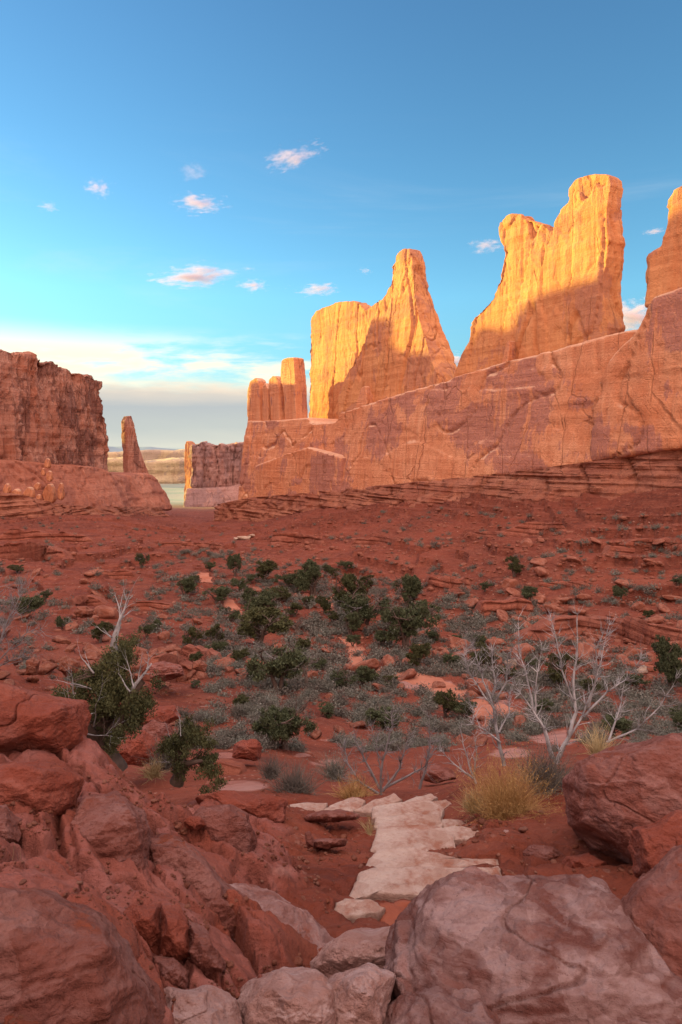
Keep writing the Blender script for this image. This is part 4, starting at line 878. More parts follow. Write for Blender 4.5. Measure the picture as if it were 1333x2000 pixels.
# ------------------------------------------------------------------ trail
def ribbon(name, pts, mat, lift=0.05, seed=0):
    """pts: (px,row,width in metres) on the ground"""
    Q = []
    for a, r_, wd in pts:
        h_ = hit(a, r_)
        if h_ is not None: Q.append((h_[0], h_[1], wd))
    Q = np.array(Q); L = np.concatenate([[0], np.cumsum(np.hypot(*(Q[1:, :2]-Q[:-1, :2]).T))])
    ns = max(8, int(L[-1]/0.35)); s_ = np.linspace(0, L[-1], ns); Q = np.stack([np.interp(s_, L, Q[:, k]) for k in range(3)], -1)
    for _ in range(6): Q[1:-1] = (Q[:-2]+Q[1:-1]*2+Q[2:])/4
    t_ = np.gradient(Q[:, :2], axis=0); t_ /= np.linalg.norm(t_, axis=1)[:, None]; n_ = np.stack([-t_[:, 1], t_[:, 0]], -1)
    V_ = []; K = 9
    for i in range(ns):
        for k in range(K):
            v = (k/(K-1)-.5)*Q[i, 2]*(1+.45*float(fbm(s_[i]/1.6, k > K/2, seed, 3, 6)))
            x_, y_ = Q[i, 0]+n_[i, 0]*v, Q[i, 1]+n_[i, 1]*v
            e_ = 1 if 0 < k < K-1 else -2.2
            V_.append((x_, y_, gz(x_, y_)+lift*e_))
    o = mesh_np(name, V_, grid_faces(ns, K), mat); return o
for pts in ([(1010, 1415, 2.6), (960, 1392, 2.8), (900, 1366, 3.2), (840, 1342, 3.2), (790, 1322, 2.6), (735, 1312, 1.6)],
            [(712, 1308, 1.2), (700, 1290, 1.7), (696, 1272, 1.8), (685, 1256, 1.7), (668, 1246, 1.4)],
            [(464, 1212, 1.2), (458, 1196, 2.2), (452, 1182, 1.8), (446, 1172, 1.4)],
            [(404, 1140, 2.0), (400, 1130, 2.6), (398, 1120, 2.0)],
            [(640, 1168, 2), (660, 1176, 3), (668, 1190, 2)]):
    tag(ribbon('path', pts, M['path'], 0.06), kind='structure')

sv_ = []
for iu in np.linspace(-1, 1, 40):
    for iv in np.linspace(-1, 1, 30):
        a, r_ = 815+iu*95, 1778+iv*30
        e_ = math.hypot(iu, iv); y_ = float(np.interp(r_, [1748, 1808], [5.0, 4.35])); x_ = U(a)*y_
        sv_.append((x_, y_, gz(x_, y_)+.05*max(-1, 1-e_*1.2)+.006*float(fbm(x_*9, y_*9, 0, 3, 4))))
tag(mesh_np('sand', sv_, grid_faces(40, 30), M['sand']), kind='structure')
# ------------------------------------------------------------------ plants
def tube(V_, Fc, pts, rad, k=5):
    """tapered tube along pts"""
    b0 = len(V_); pts = [Vector(p) for p in pts]; n_ = len(pts)
    for i, p in enumerate(pts):
        t = (pts[min(i+1, n_-1)]-pts[max(i-1, 0)]); t = t.normalized() if t.length > 1e-9 else Vector((0, 0, 1))
        a = t.orthogonal().normalized(); b_ = t.cross(a)
        for j in range(k):
            an = 2*math.pi*j/k; V_.append(tuple(p+(a*math.cos(an)+b_*math.sin(an))*rad[i]))
    for i in range(n_-1):
        for j in range(k): Fc.append((b0+i*k+j, b0+i*k+(j+1) % k, b0+(i+1)*k+(j+1) % k, b0+(i+1)*k+j))
def grow(V_, Fc, rr, p, d, L, r, depth, k=4, bend=0.25, spread=0.6, nch=(2, 4), up=0.15, tips=None, shrink=(.45, .75)):
    n_ = max(3, int(4+depth)); pts = [Vector(p)]; d = Vector(d).normalized(); ds = []
    for i in range(n_):
        d = (d+Vector((rr.uniform(-1, 1), rr.uniform(-1, 1), rr.uniform(-1, 1)+up))*bend).normalized()
        pts.append(pts[-1]+d*L/n_); ds.append(d.copy())
    rad = [r*(1-0.75*i/n_) for i in range(n_+1)]
    if depth == 0: rad[-1] = r*0.25
    tube(V_, Fc, pts, rad, k)
    if tips is not None and depth <= 1: tips += pts[1:]
    if depth > 0:
        for c_ in range(rr.randint(*nch)):
            i = rr.randint(1, n_); ax = ds[i-1].orthogonal(); ax.rotate(Matrix.Rotation(rr.uniform(0, 6.28), 3, ds[i-1]))
            nd = ds[i-1]+ax.normalized()*rr.uniform(.5, 1.2)*spread*1.4
            grow(V_, Fc, rr, pts[i], nd, L*rr.uniform(*shrink), rad[i]*0.75, depth-1, max(3, k-1), bend, spread, nch, up, tips, shrink)
        grow(V_, Fc, rr, pts[-1], ds[-1], L*rr.uniform(.4, .7), rad[-1], depth-1, max(3, k-1), bend, spread, nch, up, tips, shrink)
def leaf_cloud(centres, rg, per, size, spread, flat=0.8, mode='leaf'):
    """many small leaf faces scattered round the centres"""
    c = np.repeat(np.asarray(centres), per, axis=0); n_ = len(c)
    c = c+rg.normal(size=(n_, 3))*np.array(spread)
    a = rg.normal(size=(n_, 3)); a[:, 2] = np.abs(a[:, 2])+0.4; a /= np.linalg.norm(a, axis=1)[:, None]
    b_ = np.cross(a, rg.normal(size=(n_, 3))); b_ /= np.linalg.norm(b_, axis=1)[:, None]
    s_ = size*rg.uniform(.6, 1.4, (n_, 1))
    v = np.stack([c-b_*s_*.35, c+b_*s_*.35, c+b_*s_*.22+a*s_*1.2, c-b_*s_*.18+a*s_*1.1], 1).reshape(-1, 3)
    return v, np.arange(n_*4).reshape(-1, 4)
def juniper(seed, h, wd, dens=1.0, leaf=None, leafmat='juniper', clumps=26, trunkmat='bark', dead=2):
    """tree of height h and width wd with origin at its foot"""
    rr = random.Random(seed); rg = np.random.RandomState(seed)
    root = empty('juniper_tree', (0, 0, 0))
    V_, Fc = [], []; r0 = 0.055*h
    tops = []
    for k_ in range(rr.randint(2, 3)):
        an = rr.uniform(0, 6.28); le = rr.uniform(.15, .4)*wd
        pts = [(0.03*h*math.cos(an), 0.03*h*math.sin(an), -0.06*h)]
        for i in range(1, 6):
            t = i/5; pts.append((math.cos(an)*le*t**1.3+rr.uniform(-.03, .03)*h, math.sin(an)*le*t**1.3+rr.uniform(-.03, .03)*h, 0.72*h*t))
        tube(V_, Fc, pts, [r0*(1.25 if i == 0 else 1)*(1-.16*i) for i in range(6)], 7)
        for i in range(2, 6):
            for q_ in range(2): grow(V_, Fc, rr, pts[i], (rr.uniform(-1, 1), rr.uniform(-1, 1), rr.uniform(0, .7)), wd*rr.uniform(.22, .38), r0*.35, 1, 4, .3, .7, (1, 2))
    tr = mesh_np('trunk', V_, Fc, M[trunkmat], parent=root)
    cs = []
    rg2 = np.random.RandomState(seed+5)
    lob = [np.array([rg2.uniform(-.30, .30)*wd, rg2.uniform(-.30, .30)*wd, h*rg2.uniform(.38, .82)]) for _ in range(7)]
    for i in range(clumps):
        L_ = lob[rg2.randint(7)]; dv = rg2.normal(size=3); dv /= np.linalg.norm(dv); dv[2] *= .8
        cs.append(L_+dv*np.array([.24*wd, .24*wd, .20*h])*rg2.uniform(.6, 1.05))
    cs = np.array(cs); cs[:, 2] = np.clip(cs[:, 2], .16*h, .96*h)
    sp = .062*(wd+h)/2
    # clumps made of sub-clumps
    sub = np.repeat(cs, 9, axis=0); sub = sub+rg.normal(size=sub.shape)*sp*np.array([1, 1, .8])
    v, f = leaf_cloud(sub, rg, int(34*dens), (leaf or .034*h), (sp*.46, sp*.46, sp*.42))
    mesh_np('crown', v, f, M[leafmat], parent=root, smooth=False)
    if dead:
        V_, Fc = [], []
        for _ in range(dead):
            an = rr.uniform(0, 6.28); grow(V_, Fc, rr, (0, 0, h*rr.uniform(.2, .6)), (math.cos(an), math.sin(an), rr.uniform(.1, .8)), wd*.42, r0*.22, 2, 4, .3, .6, (1, 3))
        mesh_np('dead_branch', V_, Fc, M['dead2'], parent=root)
    return root
def shrub_mesh(name, seed, h, wd, n_tw, mat, leaf=0.0, nleaf=0, thick=.006, upb=.9):
    rg = np.random.RandomState(seed)
    an = rg.uniform(0, 6.28, n_tw); ti = rg.beta(1.6, 1.3, n_tw)*1.25
    L = (h*(.45+.65*rg.rand(n_tw)))*np.clip(1.0/np.maximum(np.cos(ti*.9), .45), 1, 1.3)*np.clip(1-0.25*ti, .5, 1)
    b0 = rg.normal(size=(n_tw, 2))*wd*.10
    V_ = []; n_ = 4
    d0 = np.stack([np.sin(ti)*np.cos(an)*wd/(h*1.6), np.sin(ti)*np.sin(an)*wd/(h*1.6), np.cos(ti)*upb], -1); d0 /= np.linalg.norm(d0, axis=1)[:, None]
    pts = [np.stack([b0[:, 0], b0[:, 1], -0.02+0*an], -1)]; dd = d0
    for i in range(n_-1):
        dd = dd+rg.normal(size=dd.shape)*.30; dd /= np.linalg.norm(dd, axis=1)[:, None]; pts.append(pts[-1]+dd*(L/(n_-1))[:, None])
    side = np.cross(d0, rg.normal(size=d0.shape)); side /= np.linalg.norm(side, axis=1)[:, None]
    VV = []
    for i, p in enumerate(pts):
        w_ = thick*(1-.8*i/(n_-1)); VV += [p-side*w_, p+side*w_]
    VV = np.stack(VV, 1).reshape(-1, 3); base = np.arange(n_tw)[:, None]*(2*n_)
    f = np.concatenate([base+np.array([2*i, 2*i+1, 2*i+3, 2*i+2]) for i in range(n_-1)], 0)
    if nleaf:
        idx = rg.randint(0, n_tw, nleaf); k_ = rg.randint(1, n_, nleaf); P_ = np.stack(pts, 1)[idx, k_]
        v, ff = leaf_cloud(P_, rg, 1, leaf, (leaf*1.4,)*3); f = np.concatenate([f, ff+len(VV)]); VV = np.concatenate([VV, v])
    me = mesh_np(name, VV, f, mat, smooth=False); return me

TREES = [ # px, row of foot, width px, height px
 (411, 1116, 20, 16), (460, 1128, 25, 34), (516, 1138, 38, 38), (563, 1152, 38, 32), (612, 1163, 52, 52), (680, 1192, 54, 58), (655, 1128, 18, 14), (676, 1114, 24, 16), (795, 1187, 40, 52), (635, 1200, 26, 30),
 (712, 1230, 76, 66), (684, 1244, 34, 38), (520, 1212, 60, 42), (505, 1260, 92, 60), (793, 1270, 76, 76), (836, 1221, 38, 35), (817, 1311, 42, 44), (544, 1353, 92, 90), (668, 1346, 42, 32), (708, 1341, 42, 34),
 (423, 1255, 32, 26), (427, 1279, 30, 24), (423, 1178, 42, 25), (871, 1402, 46, 46), (195, 1256, 36, 36), (287, 1249, 22, 28), (310, 1233, 20, 18), (375, 1266, 30, 34), (90, 1176, 16, 20), (122, 1229, 20, 20), (50, 1206, 48, 32), (35, 1121, 26, 14), (278, 1113, 22, 28), (360, 1166, 36, 30),
 (1005, 1127, 28, 32), (1033, 1179, 36, 30), (948, 1161, 18, 16), (1213, 1173, 26, 22), (1268, 1209, 20, 14), (1325, 1146, 32, 20), (1310, 1348, 56, 82), (1095, 1342, 50, 52), (945, 1309, 42, 42), (911, 1406, 38, 34), (1200, 1442, 52, 32), (545, 1180, 40, 30), (470, 1160, 34, 26), (760, 1225, 30, 26), (492, 1180, 30, 24), (575, 1205, 30, 22), (1330, 1432, 40, 40), (940, 1262, 24, 18), (385, 1295, 26, 16), (455, 1215, 26, 22), (440, 1200, 20, 14), (600, 1190, 26, 20), (650, 1215, 24, 18), (745, 1262, 34, 26), (690, 1265, 26, 18), (590, 1275, 30, 24), (470, 1295, 34, 22), (620, 1310, 34, 22), (500, 1330, 30, 20), (760, 1345, 26, 18), (845, 1255, 26, 20), (880, 1300, 30, 18), (890, 1260, 20, 14), (990, 1330, 34, 24), (1040, 1305, 30, 20), (1060, 1400, 40, 26), (1150, 1355, 36, 24), (1240, 1345, 34, 24), (640, 1400, 36, 22), (750, 1425, 60, 34), (475, 1385, 34, 20), (380, 1345, 22, 14), (640, 1120, 22, 14), (720, 1150, 24, 16), (590, 1130, 22, 14), (490, 1140, 20, 16), (380, 1140, 18, 12)]
protos = [juniper(300+i, 3.0, 3.4 if i % 2 else 3.0, 1.0 if i % 3 else .75, clumps=(34, 26, 40, 22, 30, 36)[i], leafmat='juniper2' if i in (1, 4) else 'juniper', dead=(1, 3, 2, 4, 2, 1)[i]) for i in range(6)]
pl_used = [False]*6
def near_words(a, r_):
    if a < 340: return 'on the left slope'
    if r_ < 1150: return 'far down the valley floor'
    return None
TL = {}
rows_sorted = sorted(TREES, key=lambda t: t[1])
LBL = {
 (460, 1128): 'upright dark juniper at the far end of the grove, right of the far trail', (516, 1138): 'bushy juniper below the fallen orange boulders at the far end of the grove', (563, 1152): 'low juniper between two larger ones at the far side of the grove', (612, 1163): 'tall dense juniper at the far side of the grove with a shrub skirt',
 (680, 1192): 'dark juniper standing by the bare sand patch in the far grove', (795, 1187): 'isolated two-tiered juniper beneath the right slope ledges', (635, 1200): 'small pointed juniper left of the bare sand patch', (712, 1230): 'widest juniper clump beside the bend of the trail', (684, 1244): 'small juniper pressed against the front of the widest clump',
 (520, 1212): 'broad juniper directly behind the rounded one left of the dead snag', (505, 1260): 'broad rounded juniper left of the leaning dead snag', (793, 1270): 'large triangular juniper right of the trail bend', (836, 1221): 'juniper behind the large triangular one right of the trail', (817, 1311): 'small juniper beside dead wood where the pale trail widens',
 (544, 1353): 'round-crowned juniper on a clear single trunk, left of the twisted snag', (668, 1346): 'left one of two low dark junipers below the trail', (708, 1341): 'right one of two low dark junipers below the trail', (556, 1462): '', (871, 1402): 'bright green young juniper left of the white dead bushes',
 (1310, 1348): 'twisted juniper at the right frame edge above the overhanging boulder', (1095, 1342): 'juniper seen through the branches of the tallest white dead bush', (945, 1309): 'juniper behind the tips of the first white dead bush', (195, 1256): 'juniper left of the bleached top of the big foreground juniper', (287, 1249): 'small dark juniper right of the bleached top of the big foreground juniper',
 (375, 1266): 'juniper on the bank at the foot of the left slope', (1005, 1127): 'darkest juniper high on the right slope', (1033, 1179): 'low juniper on the ledges of the right slope'}
for i, (a, r_, wd, ht) in enumerate(TREES):
    h_ = hit(a, r_)
    if h_ is None: continue
    k_ = (i*5+i//6) % 6
    if not pl_used[k_]: t = protos[k_]; pl_used[k_] = True
    else: t = copy_tree(protos[k_])
    sx = wd*h_[1]/F/2.6; sz = ht*h_[1]/F/2.5
    t.location = (h_[0], h_[1], h_[2]-0.03); t.scale = (sx, sx, sz); t.rotation_euler = (0, 0, (i*2.3) % 6.28)
    lb = LBL.get((a, r_))
    if not lb:
        lb = 'small dark green juniper dotted on the left slope' if a < 340 else 'small dark green juniper high on the right slope' if (a > 930 and r_ < 1215) else 'small dark juniper at the far end of the valley floor' if r_ < 1150 else 'small dark green juniper among grey brush on the valley floor'
    tag(t, lb, 'tree', 'junipers scattered over the valley')

# the nearer junipers, each its own
def place_tree(t, a, r_, Y, label):
    p = P3(a, r_, Y); t.location = tuple(p); tag(t, label, 'tree')
t = juniper(411, 2.5, 3.1, 1.6, leaf=.075, clumps=46, dead=5); h_ = hit(556, 1464); s_ = 112*h_[1]/F/2.9; t.scale = (s_,)*3; t.location = tuple(h_); tag(t, 'spreading juniper with grey forked trunk in the centre of the valley foreground', 'tree')

def hero_juniper():
    Yb = 7.4
    root = empty('juniper_tree', tuple(P3(205, 1490, Yb)))
    rr = random.Random(77); rg = np.random.RandomState(77)
    o0 = P3(205, 1490, Yb)
    def W(a, r_, dy=0.0): p = P3(a, r_, Yb); return (p[0]-o0[0], dy, p[2]-o0[2])
    V_, Fc = [], []
    tube(V_, Fc, [W(212, 1510), W(205, 1485), W(196, 1455, .02), W(200, 1420, .05), W(212, 1380, .05), W(222, 1340, .08), W(226, 1300, .08), W(224, 1270, .1)], [.22, .17, .13, .11, .09, .07, .06, .045], 9)
    tube(V_, Fc, [W(205, 1470), W(222, 1430, -.1), W(245, 1390, -.15), W(262, 1350, -.1), W(285, 1325, -.1)], [.09, .07, .05, .04, .03], 7)
    tube(V_, Fc, [W(198, 1455), W(182, 1420, -.12), W(160, 1380, -.1), W(140, 1355, 0)], [.07, .055, .04, .02], 7)
    for _ in range(16):
        a, r_ = rr.uniform(165, 275), rr.uniform(1300, 1440)
        grow(V_, Fc, rr, W(rr.uniform(195, 225), rr.uniform(1300, 1440)), (rr.uniform(-1, 1), rr.uniform(-.8, .8), rr.uniform(-.2, .8)), .3, .02, 1, 4)
    mesh_np('trunk', V_, Fc, M['bark'], parent=root)
    cs = []
    for a, r_, sx, sy, n_ in ((230, 1300, 24, 28, 16), (215, 1340, 42, 24, 20), (245, 1360, 36, 28, 22), (190, 1350, 30, 24, 12), (150, 1345, 24, 10, 7), (135, 1350, 14, 7, 3), (268, 1395, 20, 24, 12), (215, 1390, 34, 26, 12), (235, 1430, 30, 18, 10), (185, 1400, 14, 20, 6), (238, 1272, 12, 10, 6), (280, 1370, 9, 16, 5), (220, 1315, 26, 14, 8)):
        for _ in range(n_):
            cs.append(W(a+rr.gauss(0, sx*.38), r_+rr.gauss(0, sy*.46), rr.gauss(0, .24)))
    cs = [c_ for c_ in cs if rr.random() < .82]
    sub = np.repeat(np.array(cs), 8, axis=0); sub = sub+rg.normal(size=sub.shape)*.042
    v, f = leaf_cloud(sub, rg, 34, .017, (.024, .024, .030))
    mesh_np('crown', v, f, M['juniper2'], parent=root, smooth=False)
    V_, Fc = [], []
    tube(V_, Fc, [W(224, 1275, .05), W(222, 1262), W(226, 1240), W(232, 1222), W(236, 1205)], [.045, .042, .035, .025, .014], 6)
    for a, r_, d_, L in ((228, 1232, (.5, 0, 1), .30), (233, 1222, (.25, .1, 1), .34), (224, 1250, (-.6, 0, .7), .16), (236, 1208, (-.1, 0, 1), .22), (236, 1206, (.5, 0, .8), .2)):
        grow(V_, Fc, rr, W(a, r_), d_, L, .014, 2, 4, .22, .45, (1, 2), .1)
    tube(V_, Fc, [W(262, 1345, -.1), W(275, 1325, -.15), W(292, 1305, -.15), W(302, 1290, -.1)], [.022, .018, .013, .006], 5)
    for a, r_, d_, L in ((275, 1325, (-.3, 0, 1), .26), (292, 1305, (.6, 0, .7), .15), (285, 1313, (0, 0, 1), .2), (268, 1335, (-.6, -.2, .8), .28), (300, 1292, (.3, 0, 1), .14),
                         (200, 1300, (-.4, -.4, .7), .25), (195, 1330, (-.8, -.5, .5), .3), (165, 1360, (-.3, -.3, 1), .32), (160, 1375, (-.7, -.3, .2), .25), (182, 1415, (.9, -.6, .1), .4), (180, 1420, (.2, -.5, .9), .6), (178, 1400, (-.8, -.5, .4), .25), (200, 1400, (.2, -.7, 1), .5), (225, 1415, (.6, -.6, .6), .3)):
        grow(V_, Fc, rr, W(a, r_, -.25), d_, L, .010, 2, 4, .22, .5, (1, 3), .1)
    mesh_np('dead_branch', V_, Fc, M['dead'], parent=root)
    tag(root, 'big half-dead juniper with bleached branches behind the left red bank', 'tree')
hero_juniper()
def small_juniper():
    Yb = 7.3; root = empty('juniper_tree', tuple(P3(352, 1518, Yb))); o0 = P3(352, 1518, Yb); rr = random.Random(9); rg = np.random.RandomState(9)
    def W(a, r_, dy=0.0): p = P3(a, r_, Yb); return (p[0]-o0[0], dy, p[2]-o0[2])
    V_, Fc = [], []
    tube(V_, Fc, [W(345, 1530), W(352, 1512), W(356, 1495), W(350, 1475), W(352, 1450), W(362, 1430)], [.08, .062, .055, .045, .03, .015], 8)
    tube(V_, Fc, [W(356, 1495), W(375, 1486, -.05), W(395, 1482, -.05), W(415, 1490, 0), W(425, 1510, 0)], [.04, .03, .022, .016, .008], 6)
    tube(V_, Fc, [W(372, 1487), W(385, 1478), W(396, 1460)], [.015, .011, .005], 5)
    mesh_np('trunk', V_, Fc, M['bark'], parent=root)
    cs = []
    for a, r_, sx, sy, n_ in ((375, 1432, 26, 16, 14), (350, 1455, 24, 16, 9), (385, 1450, 18, 14, 8), (352, 1485, 14, 16, 8), (400, 1488, 14, 10, 8), (418, 1500, 12, 8, 5), (427, 1518, 6, 10, 4), (332, 1450, 8, 8, 3)):
        for _ in range(n_): cs.append(W(a+rr.gauss(0, sx*.5), r_+rr.gauss(0, sy*.5), rr.gauss(0, .13)))
    sub = np.repeat(np.array(cs), 6, axis=0); sub = sub+rg.normal(size=sub.shape)*.03
    v, f = leaf_cloud(sub, rg, 34, .015, (.020,)*3); mesh_np('crown', v, f, M['juniper2'], parent=root, smooth=False)
    V_, Fc = [], []
    for a, r_, d_, L in ((345, 1450, (-.5, 0, 1), .2), (358, 1430, (-.2, 0, 1), .18), (340, 1465, (-1, 0, .6), .16), (336, 1480, (-1, -.3, .3), .12)): grow(V_, Fc, rr, W(a, r_, -.1), d_, L, .007, 2, 4, .22, .5, (1, 2))
    mesh_np('dead_branch', V_, Fc, M['dead'], parent=root)
    tag(root, 'small windswept juniper with a drooping side limb right of the big half-dead one', 'tree')
small_juniper()

# bare bushes
def bare_bush(name, foot, Y, stems, mat, label, seed, twig=.30, r0=.02, depth=2, nch=(2, 4), cat='bush', spread=.5, kids=3, dyr=.25):
    rr = random.Random(seed); o0 = P3(foot[0], foot[1], Y)
    g0 = gz(o0[0], Y)
    root = empty(name, tuple(o0))
    for st_ in stems:
        V_, Fc = [], []
        sy = rr.uniform(-dyr, dyr); n_ = len(st_)
        pts = []
        for i, (a, r_) in enumerate(st_):
            p = P3(a, r_, Y); pts.append(Vector((p[0]-o0[0], sy*i/(n_-1), p[2]-o0[2])))
        fine = []
        for i in range(n_-1):
            for q_ in range(3):
                fine.append(pts[i].lerp(pts[i+1], q_/3)+Vector((rr.uniform(-1, 1), rr.uniform(-1, 1), 0))*.008*(i+q_ > 0))
        fine.append(pts[-1]); m_ = len(fine)
        rad = [r0*(1-.86*i/(m_-1)) for i in range(m_)]
        if fine[0].z > .15: rad = [x_*.5 for x_ in rad]
        tube(V_, Fc, fine, rad, 5)
        for i in range(1, m_):
            for _ in range(rr.choice([1, kids-1, kids]) if i > m_*.25 else 1):
                dd = (fine[i]-fine[i-1]).normalized(); ax = dd.orthogonal(); ax.rotate(Matrix.Rotation(rr.uniform(0, 6.28), 3, dd))
                grow(V_, Fc, rr, fine[i], dd*.7+ax.normalized()*rr.uniform(.5, 1.1), twig*rr.uniform(.35, 1)*(1-.4*i/m_), rad[i]*.22+.0032, rr.choice([0, 1, 1, depth-1 if depth > 1 else 1]), 3, .34, spread, (1, 3), .25)
        mesh_np('stem', V_, Fc, mat, parent=root)
    tag(root, label, cat)
    return root
bare_bush('dead_bush', (985, 1492), 8.6, [
  [(985, 1495), (975, 1450), (968, 1400), (962, 1370), (970, 1340), (963, 1300), (962, 1262)],
  [(966, 1385), (940, 1350), (915, 1312), (908, 1280), (915, 1258)], [(962, 1375), (945, 1330), (935, 1290), (928, 1262)],
  [(967, 1370), (990, 1330), (990, 1290), (988, 1268)], [(978, 1450), (955, 1430), (925, 1410), (920, 1375)], [(975, 1430), (1000, 1400), (1005, 1370)]],
  M['dead'], 'bleached white dead bush with fan of bare twigs, left of the tallest one', 501, r0=.026, kids=7)
bare_bush('dead_bush', (1085, 1490), 8.6, [
  [(1085, 1490), (1110, 1440), (1125, 1390), (1120, 1330), (1128, 1270), (1128, 1200)], [(1120, 1370), (1100, 1310), (1090, 1250), (1078, 1200)],
  [(1100, 1460), (1140, 1400), (1165, 1340), (1180, 1290), (1198, 1225)], [(1150, 1380), (1160, 1320), (1155, 1260), (1168, 1215)],
  [(1140, 1400), (1190, 1355), (1230, 1335), (1265, 1295)], [(1190, 1445), (1215, 1395), (1230, 1340)], [(1080, 1480), (1060, 1420), (1035, 1380), (1000, 1330)],
  [(1045, 1395), (1043, 1330), (1050, 1262)], [(1042, 1385), (1030, 1320), (1016, 1275), (1015, 1210)], [(1185, 1450), (1240, 1420), (1280, 1370), (1305, 1315)]],
  M['dead'], 'tallest bleached dead bush with many bare branches beside the overhanging boulder', 502, r0=.031, kids=7)
bare_bush('dead_bush', (745, 1555), 9.6, [
  [(745, 1555), (745, 1500), (755, 1450), (765, 1410), (762, 1385)], [(742, 1540), (715, 1490), (700, 1460), (690, 1440)], [(748, 1545), (780, 1500), (790, 1460), (800, 1430)],
  [(820, 1540), (835, 1490), (840, 1450), (838, 1400)], [(750, 1540), (800, 1510), (830, 1490), (850, 1440)], [(740, 1550), (700, 1530), (680, 1500), (672, 1470)], [(745, 1510), (735, 1450), (725, 1420)]],
  M['dead2'], 'dark grey leafless bush just beyond the head of the stairway', 503, r0=.02, twig=.30, kids=7)
bare_bush('dead_bush', (905, 1520), 8.4, [
  [(930, 1530), (915, 1490), (905, 1450), (900, 1420)], [(925, 1520), (890, 1500), (868, 1480)], [(925, 1515), (930, 1470), (925, 1430)]],
  M['dead'], 'small bleached bush at the foot of the golden brush', 504, r0=.013, twig=.22)
bare_bush('dead_bush', (-20, 1310), 8.0, [
  [(-20, 1320), (0, 1270), (20, 1220), (45, 1190)], [(-25, 1320), (-10, 1240), (5, 1180), (15, 1140)], [(-20, 1310), (15, 1270), (45, 1240), (70, 1235)], [(-25, 1310), (-20, 1220), (-15, 1160)], [(-15, 1310), (20, 1290), (50, 1280)], [(-20, 1300), (5, 1230), (30, 1170), (30, 1150)]],
  M['dead2'], 'pale pinkish twiggy bush reaching in from the left frame edge', 505, r0=.010, twig=.42, kids=5)
# snags and fallen dead wood
def snag(a, r_, hpx, label, seed, mat='dead2', lean=.2):
    h_ = hit(a, r_); rr = random.Random(seed); root = empty('dead_tree', tuple(h_)); s_ = hpx*h_[1]/F
    V_, Fc = [], []; grow(V_, Fc, rr, (0, 0, -.05), (lean, 0, 1), s_*.55, s_*.07, 3, 6, .30, .7, (1, 3), .2, None, (.4, .7))
    mesh_np('trunk', V_, Fc, M[mat], parent=root); tag(root, label, 'dead tree')
snag(585, 1240, 70, 'leaning grey snag right of the broad rounded juniper', 1, 'bark', -.6)
snag(600, 1342, 70, 'twisted dark snag right of the round-crowned juniper', 2, 'bark', -.3)
snag(780, 1380, 34, 'curled dead stump in the brush below the trail', 3, 'bark', .9)
snag(775, 1308, 34, 'low twisted deadwood at the edge of the pale trail', 4, 'bark', .8)
snag(300, 1493, 40, 'fallen bleached log left of the small windswept juniper', 5, 'dead', -1.6)

# golden brush, grasses and grey clumps close by
def clump(name, label, a, r_, Y, hpx, wpx, n_tw, mat, seed, leaf=0, nleaf=0, thick=.0035, cat='shrub'):
    s_ = Y/F; o = shrub_mesh(name, seed, hpx*s_, wpx*s_, n_tw, mat, leaf, nleaf, thick); p = P3(a, r_, Y); g_ = gz(p[0], p[1])
    o.location = (p[0], p[1], p[2]); tag(o, label, cat); return o
clump('brush', 'golden brown wiry brush at the right side of the stairway', 990, 1590, 7.2, 125, 190, 1500, M['straw'], 61, .009, 5000, .0018)
clump('brush', 'grey green brush at the foot of the tallest white dead bush', 1065, 1530, 8.0, 90, 150, 700, M['sage2'], 62, .014, 900)
clump('grass_tuft', 'pale yellow grass tuft at the left foot of the golden brush', 925, 1580, 7.4, 50, 60, 350, M['grass'], 63, cat='grass')
clump('grass_tuft', 'yellow grass tuft tucked behind the overhanging boulder', 1170, 1475, 8.2, 70, 60, 260, M['grass'], 64, cat='grass')
clump('brush', 'grey leafless brush mound on the slickrock left of the stairway', 575, 1548, 9.2, 70, 120, 900, M['sage2'], 65)
clump('brush', 'grey brush clump upslope of the grey mound', 530, 1515, 10.5, 50, 60, 450, M['sage2'], 66)
clump('brush', 'orange brown low brush behind the stairway', 690, 1555, 9.4, 50, 110, 450, M['straw'], 67)
clump('brush', 'grey dark brush between the grey mound and the leafless bush', 655, 1515, 13, 55, 80, 500, M['sage'], 68, .02, 500)
clump('brush', 'grey leafy brush at the left of the fallen bleached log', 325, 1495, 8.2, 60, 70, 400, M['sage2'], 69, .012, 300)
clump('grass_tuft', 'dry grass beside the fallen bleached log', 300, 1512, 7.6, 40, 60, 260, M['grass'], 70, cat='grass')
clump('grass_tuft', 'thin dry grass stalks at the left frame edge', 20, 1760, 3.2, 110, 130, 40, M['grass'], 71, thick=.0012, cat='grass')
clump('brush', 'small dead brown tuft in the crack of the left bank', 218, 1772, 3.35, 36, 60, 120, M['bark'], 72, thick=.0018)
clump('grass_tuft', 'small dry tuft against the left side of the stairs', 722, 1625, 6.3, 40, 20, 90, M['grass'], 73, thick=.002, cat='grass')
clump('brush', 'grey brush hugging the base of the big half-dead juniper', 160, 1480, 7.6, 55, 60, 300, M['sage2'], 74)

